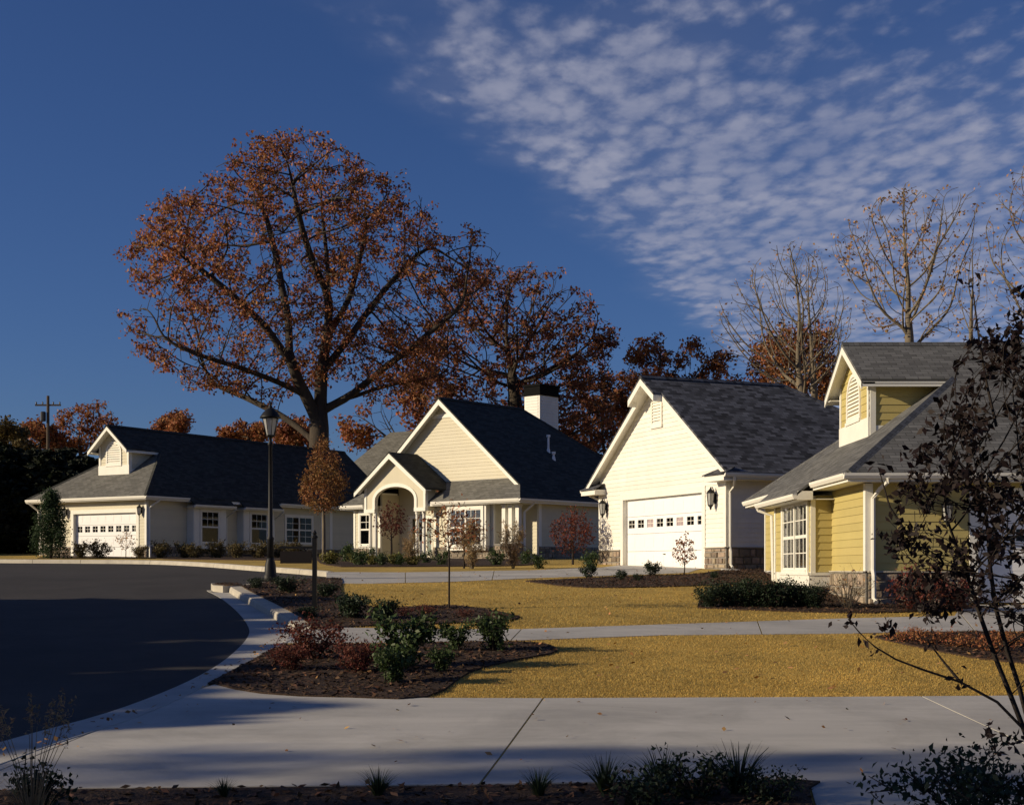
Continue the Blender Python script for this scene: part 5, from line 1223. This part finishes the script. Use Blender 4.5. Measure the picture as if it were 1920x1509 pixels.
p = at(607, 60); sapling('pear_tree', 'small pointed rust orange tree on a pale straight trunk beside the gabled house', 62, 607, (p.x, p.y, p.z - .05), 5.7, 1.55, 1.95, 4600, .11, 'leaf_pear', natt=1100, taper=.85, bark='bark_pale', br=.075)
p = at(734, 57); sapling('young_tree', 'dark red leaved young tree before the arched entry', 63, 734, p, 2.5, .75, .8, 700, .10, 'leaf_red', br=.04)
p = at(1074, 52); sapling('young_tree', 'reddish round young tree beside the side wall of the gabled house', 64, 1074, p, 2.15, .92, .35, 1700, .09, 'leaf_red', natt=500, br=.04)
p = gp(1283, 1080); sapling('young_tree', 'sparse little tree before the white garage door', 65, 1283, p, 1.25, .45, .25, 260, .08, 'leaf_oak', natt=160, br=.018)
p = at(236, 64.5); sapling('young_tree', 'sparse little tree before the garage of the long beige house', 66, 236, p, 1.45, .5, .35, 160, .09, 'leaf_tan', natt=140, br=.02)
p = at(870, 45.5); sapling('young_tree', 'sparse red twiggy young tree before the paired window of the gabled house', 67, 870, p, 1.95, .7, .5, 420, .08, 'leaf_oak', br=.03)
# columnar evergreen beside the left garage
cy = evergreen('columnar_evergreen', 'columnar dark green evergreen beside the garage of the long beige house', 44, 3.25, .85, 13000, .085, 'leaf_cypress')
cy.location = at(95, 65.5)
# foundation planting
olS = shrub('tan_shrub', 'x', 55, .6, .75, 1100, .09, 'leaf_olive', 13, bark='bark_pale')
A_ = 'tan shrubs under the side windows of the long beige house'
place(olS, [(up(at(x, Y)), s, i * .9, ORD[i] + ' tan shrub along the long beige house, counted from its garage corner', A_) for i, (x, Y, s) in enumerate([(300, 66, 1.0), (345, 66.5, .95), (365, 66, .85), (408, 67, 1.05), (445, 66, .95), (486, 67, 1.0), (520, 67, .9), (548, 69, 1.0)])]
      + [(up(at(x, Y)), s, i * 1.9, ['dull shrub before the garage door next to the columnar evergreen', 'dull shrub before the middle of the left garage door', 'dull shrub before the stone garage corner of the long beige house'][i], 'shrubs before the left garage') for i, (x, Y, s) in enumerate([(150, 67, .95), (186, 66.5, 1.05), (262, 65.5, .75)])])
gA = [(650, 56, .9), (690, 53, .8), (770, 52, .85), (672, 50, .7), (715, 49.5, .6), (830, 51, .7), (1110, 44, .75), (1010, 45, .6), (930, 50, .8), (985, 52, .7), (800, 54, .65), (750, 50, .5)]
gs2 = shrub('green_shrub', 'x', 56, .5, .62, 800, .09, 'leaf_green', 11)
place(gs2, [(up(at(x, Y)), s, i * 1.4, 'low green shrub in the planting before the gabled house', 'green shrubs before the gabled house') for i, (x, Y, s) in enumerate(gA)])
ygS = shrub('yellow_green_shrub', 'x', 57, .5, .45, 700, .1, 'leaf_yellowgreen', 11)
place(ygS, [(up(at(x, Y)), s, i * 1.2, 'low yellow green plant in the planting before the gabled house', 'yellow green plants before the gabled house') for i, (x, Y, s) in enumerate([(620, 52, .9), (665, 54, .8), (740, 51.5, .8), (775, 50, .7), (700, 51, .7)])])
tg = shrub('tall_grass', 'x', 58, .42, 1.35, 1500, .16, 'straw', 22, bark='bark_pale', cat='grass clump', aspect=.12, twig=.006)
place(tg, [(up(at(962, 45.5)), 1.0, 0, 'tall tan grass clump before the stone porch pier', 'tall grass clumps before the gabled house'), (up(at(885, 45)), 1.05, 1, 'tall tan grass clump before the stone porch pier', 'tall grass clumps before the gabled house'), (up(at(770, 50)), .8, 2, 'tall tan grass clump before the stone porch pier', 'tall grass clumps before the gabled house')])
gs3 = [(1222, 1080, .6), (1165, 1088, .4), (1105, 1084, .55), (1340, 1086, .3), (1195, 1090, .3)]
dk3 = shrub('green_shrub', 'x', 59, .5, .62, 800, .09, 'leaf_darkgreen', 11)
place(dk3, [(up(gp(x, y)), s, i * 1.4, ['bushiest green shrub before the white garage door', 'tiny dark green shrub before the left jamb of the white garage door', 'dark green shrub beside the left stone pier of the white garage', 'tiny dark shrub before the right stone pier of the white garage', 'tiny dark shrub beside the bushiest one before the white garage'][i], 'shrubs before the white garage') for i, (x, y, s) in enumerate(gs3)])
box = shrub('boxwood_shrub', 'x', 60, .55, .60, 2600, .05, 'leaf_darkgreen', 18)
place(box, [(up(gp(x, y)), s, i * 1.4, ORD[6 - i] + ' rounded dark shrub of the bay window hedge, counted from the yellow house downspout', 'hedge shrubs under the bay window') for i, (x, y, s) in enumerate([(1330, 1139, .78), (1368, 1138, .88), (1404, 1139, .92), (1440, 1140, .95), (1474, 1139, .85), (1505, 1139, .82), (1525, 1141, .6)])])
bsh = shrub('bare_shrub', 'leafless twiggy shrub against the stone base of the yellow house', 68, .62, .8, 120, .06, 'leaf_tan', 26, bark='bark_pale', twig=.006); bsh.location = gp(1590, 1142)
rsh = shrub('red_shrub', 'dark red shrub against the stone base beside the yellow house downspout', 69, .7, .8, 1700, .07, 'leaf_red', 16); rsh.location = gp(1720, 1146)
rs2 = dup(rsh, gp(1790, 1146), 2.0, .8, 'dark red shrub against the stone base next to the yellow house garage')
# right bed ground plants
rb = shrub('low_plant', 'x', 70, .5, .28, 420, .06, 'leaf_oak', 10, cat='plant')
place(rb, [(up(gp(x, y)), s, i * 1.1, 'low brown withered plant in the bed between drive and lawn', 'withered plants of the bed by the drive') for i, (x, y, s) in enumerate([(1690, 1205, .6), (1750, 1210, .7), (1800, 1215, .6), (1860, 1222, .8), (1895, 1212, .7), (1720, 1196, .5)])])
# foreground bed: dark spiky clumps and shrubs
tf = tuft('spiky_clump', 'x', 71, 120, .46, .011, 'leaf_darkgreen', upright=.55)
place(tf, [(up(gp(x, y)), s, i * 1.3, lb, None) for i, (x, y, s, lb) in enumerate([(1135, 1490, .72, 'spiky dark clump standing alone before the middle of the foreground drive'), (710, 1497, .55, 'spiky dark clump left of the drive joint'), (1010, 1497, .55, 'spiky dark clump just right of the drive joint'), (1240, 1494, .85, 'spiky dark clump left of the tallest foreground clump'), (1385, 1492, .95, 'tallest spiky dark clump near the bed corner'), (420, 1500, .38, 'small spiky clump on the bare stretch of the foreground bed')])])
fs_ = shrub('dark_shrub', 'x', 72, .42, .36, 900, .05, 'leaf_darkgreen', 12)
place(fs_, [(up(gp(x, y)), s, i * 1.7, lb, None) for i, (x, y, s, lb) in enumerate([(1310, 1500, .85, 'low dark shrub between the two biggest spiky clumps'), (1205, 1520, .75, 'low dark shrub right of the lone spiky clump'), (1440, 1508, .62, 'low dark shrub at the corner of the foreground bed')])])
fr2 = shrub('dark_shrub', 'dark small leaved shrub standing on the drive edge under the dark leaved tree', 73, .62, .52, 1700, .05, 'leaf_darkgreen', 16); fr2.location = gp(1815, 1560)
pl = tuft('plume_grass', 'dry plume grass clump at the left end of the foreground bed', 74, 120, .55, .006, 'straw', heads=16, upright=.9, hm='straw', cat='grass clump'); pl.location = gp(60, 1560)
pl2 = dup(pl, gp(-40, 1520), 1.3, .8, 'smaller dry plume grass clump beside the larger one')
ds = shrub('dark_shrub', 'dark upright shrub among the plume grass', 75, .22, .4, 500, .05, 'leaf_darkgreen', 10); ds.location = gp(75, 1545)
# --- foreground tree at the right: several leaning stems, dark leaves
def fg_tree():
    rng = np.random.default_rng(81); Y = 9.6
    poly = [(1640, 1000), (1690, 930), (1680, 860), (1730, 790), (1790, 740), (1800, 640), (1840, 560), (1900, 560), (2050, 540), (2180, 700), (2180, 1150), (2060, 1230), (1960, 1230), (1900, 1190), (1790, 1180), (1700, 1160), (1640, 1110), (1690, 1060)]
    base = gp(1945, 1450); Y = base.y
    att = poly_volume(poly, Y, 1.1, 1500, rng)
    P3 = lambda x, y, d=0: ((x - 960) / F * (Y + d), Y + d, EYE + (HOR - y) / F * (Y + d))
    t = thing('dark_leaved_tree', 'dark leaved multi stemmed small tree spreading over the foreground drive', 'tree', base)
    off = np.array(base); Vs = []; 
    stems = [[(1930, 1370, 0), (1895, 1310, 0), (1860, 1230, 0), (1835, 1150, .05), (1815, 1080, .1)], [(1935, 1360, .1), (1915, 1290, .15), (1885, 1220, .2), (1858, 1140, .2), (1850, 1060, .2), (1856, 980, .2)], [(1950, 1350, -.1), (1950, 1270, -.15), (1930, 1180, -.2), (1915, 1090, -.2), (1925, 980, -.2)], [(1965, 1350, 0), (1990, 1260, .1), (2010, 1150, .2), (2020, 1030, .2)]]
    allC = []; k = 0
    for s in stems:
        sub = att[k::4]; k += 1
        P, par = grow(sub, base, .085, .14, .9, rng, (0, 0, .12), start=[P3(*q) for q in s])
        r = radii(P, par, .0028, 2.3, .024); me, Ps = skeleton_mesh('stem', P - off, par, r, 1.1); link('stem', me, 'bark_dark', t)
        fine = np.where(r < .0028 * 2.0)[0]; n = 1500; cl = rng.choice(fine, n // 5); C = np.repeat(Ps[cl], 5, 0) + rng.normal(0, .04, (len(cl) * 5, 3)); allC.append(C)
    # the low branch reaching left over the lawn, and a whip rising at the top
    for br in ([(1925, 1372, 0), (1870, 1316, -.1), (1800, 1278, -.15), (1730, 1255, -.2), (1680, 1236, -.2), (1640, 1212, -.25), (1612, 1186, -.25), (1590, 1160, -.25)], [(1800, 1278, -.15), (1765, 1235, -.1), (1738, 1200, -.1)], [(1868, 800, .1), (1850, 720, .1), (1836, 640, .1), (1826, 560, .1), (1822, 530, .1)], [(1700, 1000, .1), (1668, 950, .1), (1648, 880, .1)]):
        b = B(); pts = [Vector(P3(*q)) - Vector(base) for q in br]; b.tube(pts, [.012 * (1 - .8 * i / (len(pts) - 1)) + .002 for i in range(len(pts))], 5); b.build('branch', 'bark_dark', t)
        e = np.array(pts[-1]); allC.append(e + rng.normal(0, .05, (10, 3))); e = np.array(pts[-3]); allC.append(e + rng.normal(0, .05, (8, 3)))
    allC.append(np.array(P3(1660, 1175, -.1)) - off + rng.normal(0, .04, (16, 3))); allC.append(np.array(P3(1870, 1385, -.1)) - off + rng.normal(0, 1, (46, 3)) * (.1, .08, .07))
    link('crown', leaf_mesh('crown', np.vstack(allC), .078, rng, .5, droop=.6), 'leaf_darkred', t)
fg_tree()

# ------------------------------------------------------------------ lamp post, sign, utility pole
def lamp_post():
    p = at(507, 38.6); t = thing('lamp_post', 'black lamp post with glass lantern and pointed cap at the end of the island bed', 'street lamp', (p.x, p.y, p.z))
    B().lathe([(.20, -.1), (.20, .12), (.165, .16), (.15, .42), (.11, .56), (.10, .62)], (0, 0, 0), 12).build('base', 'black_metal', t, True)
    B().lathe([(.095, .6), (.088, 1.1), (.10, 1.12), (.10, 1.17), (.066, 1.22), (.058, 2.6), (.05, 3.72), (.075, 3.75), (.075, 3.80), (.045, 3.84), (.05, 3.95), (.10, 4.0)], (0, 0, 0), 12).build('post', 'black_metal', t, True)
    l = B(); z = 4.0; l.lathe([(.10, z - .02), (.12, z), (.12, z + .03)], (0, 0, 0), 8)
    for k in range(8):
        an = 6.283 * (k + .5) / 8; l.tube([(.115 * math.cos(an), .115 * math.sin(an), z), (.225 * math.cos(an), .225 * math.sin(an), z + .5)], .011, 4)
    l.lathe([(.235, z + .48), (.245, z + .50), (.235, z + .54)], (0, 0, 0), 8); ln = l.build('lantern', 'black_metal', t)
    B().lathe([(.108, z + .03), (.212, z + .48)], (0, 0, 0), 8).build('glass', 'lantern_glass', ln)
    B().lathe([(.30, z + .50), (.27, z + .56), (.20, z + .66), (.09, z + .76), (.05, z + .78), (.06, z + .82), (.03, z + .86), (.012, z + .96)], (0, 0, 0), 12).build('cap', 'black_metal', t, True)
lamp_post()
def sign_post():
    p = gp(590, 1146); t = thing('post_sign', 'dark board hung from a black post standing in the island bed', 'sign', (p.x, p.y, p.z))
    b = B(); b.box(-.045, -.045, -.2, .045, .045, 1.5); b.lathe([(.07, 1.5), (.07, 1.53), (.03, 1.56), (.045, 1.6), (.01, 1.66)], (0, 0, 0), 8); b.build('post', 'black_metal', t)
    a = B(); a.box(-.72, -.02, 1.28, -.045, .02, 1.33); a.tube([(-.05, 0, 1.12), (-.16, 0, 1.2), (-.22, 0, 1.29)], .012, 5); a.build('arm', 'black_metal', t)
    B().box(-.7, -.022, .98, -.06, .022, 1.23).build('board', 'sign_board', t)
    for x in (-.62, -.14): B().tube([(x, 0, 1.22), (x, 0, 1.29)], .008, 5).build('hook', 'black_metal', t)
sign_post()
def utility_pole():
    Y = 130.0; x = (90 - 960) / F * Y; z0 = H(Y); top = EYE + (HOR - 742) / F * Y
    t = thing('utility_pole', 'wooden utility pole with crossarm rising above the far trees', 'utility pole', (x, Y, z0)); h = top - z0
    B().tube([(0, 0, -.3), (0, 0, h)], [.2, .13], 8).build('pole', 'wood_pole', t)
    B().box(-1.2, -.07, h - .95, 1.2, .07, h - .8).build('crossarm', 'wood_pole', t)
    for q in (-1.1, -.5, .5, 1.1): B().lathe([(.03, 0), (.07, .05), (.07, .18), (.03, .24)], (q, 0, h - .8), 6).build('insulator', 'dark_metal', t)
    B().lathe([(.22, -2.4), (.25, -2.3), (.25, -1.6), (.2, -1.5)], (-.42, -.1, h), 8).build('transformer', 'dark_metal', t)
utility_pole()

# ------------------------------------------------------------------ ground cover: grass blades, mulch chips, fallen leaves
bed_polys = {k: smooth_line(v + v[:1], 3)[:-1] for k, v in beds.items()}
d2p, d3p, fgp = d2, d3, drive_fg
def on_lawn(x, y):
    if any(inside(b, x, y) for b in bed_polys.values()): return False
    return not (inside(d2p, x, y) or inside(d3p, x, y) or inside(fgp, x, y)) and inside(lawn_poly, x, y)
def lawn_blades(n, seed, y0, y1, size):
    rng = np.random.default_rng(seed); C = []
    while len(C) < n:
        y = y0 + (y1 - y0) * rng.random() ** 1.2; x = rng.uniform(-.34, .45) * y
        if on_lawn(x, y): C.append((x, y, H(y)))
    C = np.array(C); a = rng.uniform(0, 6.283, n); s = size * rng.uniform(.6, 1.3, n); d = np.stack([np.cos(a), np.sin(a), np.zeros(n)], 1); w = d * (s * .16)[:, None]
    tip = C + np.stack([-np.sin(a) * s * .5, np.cos(a) * s * .5, s * rng.uniform(.5, 1.0, n)], 1) + rng.normal(0, .2, (n, 3)) * s[:, None] * (1, 1, .3)
    V = np.empty((n, 3, 3)); V[:, 0] = C - w; V[:, 1] = C + w; V[:, 2] = tip
    return V.reshape(-1, 3)
Vb = np.vstack([lawn_blades(120000, 91, 15.8, 24.5, .024), lawn_blades(60000, 92, 24.5, 42, .034)])
gb = link('grass', np_mesh('grass', Vb, np.arange(len(Vb)).reshape(-1, 3)), 'grass_blade'); gb['kind'] = 'stuff'; gb['label'] = 'short golden dormant grass of the lawns'; gb['category'] = 'grass'
def scatter(name, label, cat, keys, n, size, m, seed, lift=.035, aspect=.4, flat=.75, poly=None):
    rng = np.random.default_rng(seed); C = []
    for k in keys:
        b = bed_polys[k] if isinstance(k, str) else k; xs = [p[0] for p in b]; ys = [p[1] for p in b]; c = 0
        while c < n // len(keys):
            x, y = rng.uniform(min(xs), max(xs)), rng.uniform(min(ys), max(ys))
            if inside(b, x, y) and y > 7: C.append((x, y, H(y) + lift + rng.uniform(0, .012))); c += 1
    C = np.array(C); n = len(C); a = rng.normal(0, 1, (n, 3)); a[:, 2] *= 1 - flat; a /= np.linalg.norm(a, axis=1)[:, None]; b_ = np.cross(a, np.array((0, 0, 1.0)) + rng.normal(0, .35, (n, 3))); b_ /= np.linalg.norm(b_, axis=1)[:, None]
    s = size * rng.uniform(.5, 1.5, n)[:, None]; V = np.empty((n, 4, 3)); V[:, 0] = C - a * s; V[:, 1] = C + b_ * s * aspect + (0, 0, .004); V[:, 2] = C + a * s; V[:, 3] = C - b_ * s * aspect
    o = link(name, np_mesh(name, V.reshape(-1, 3), np.arange(4 * n).reshape(n, 4)), m); o['kind'] = 'stuff'; o['label'] = label; o['category'] = cat
scatter('mulch', 'loose brown bark chips covering the mulch beds', 'mulch', ['island', 'near', 'garage', 'yellow', 'right', 'front'], 30000, .035, 'mulch_chip', 95)
scatter('fallen_leaves', 'scattered pale fallen leaves on beds and lawns', 'leaves', ['near', 'island', 'right', 'front', 'yellow', [g2(820, 1300), g2(1900, 1300), g2(1700, 1200), g2(1050, 1205)], [g2(800, 1160), g2(1500, 1150), g2(1300, 1110), g2(700, 1110)]], 520, .035, 'fallen_leaf', 96, lift=.05, aspect=.6)

scatter('drive_leaves', 'a few dry leaves and grit blown on the drives and gutter', 'leaves', [drive_fg, d2, [p for p in footB[:i548]] + [p for p in footIn[:i548]][::-1], d3], 420, .03, 'fallen_leaf', 97, lift=.022, aspect=.6)
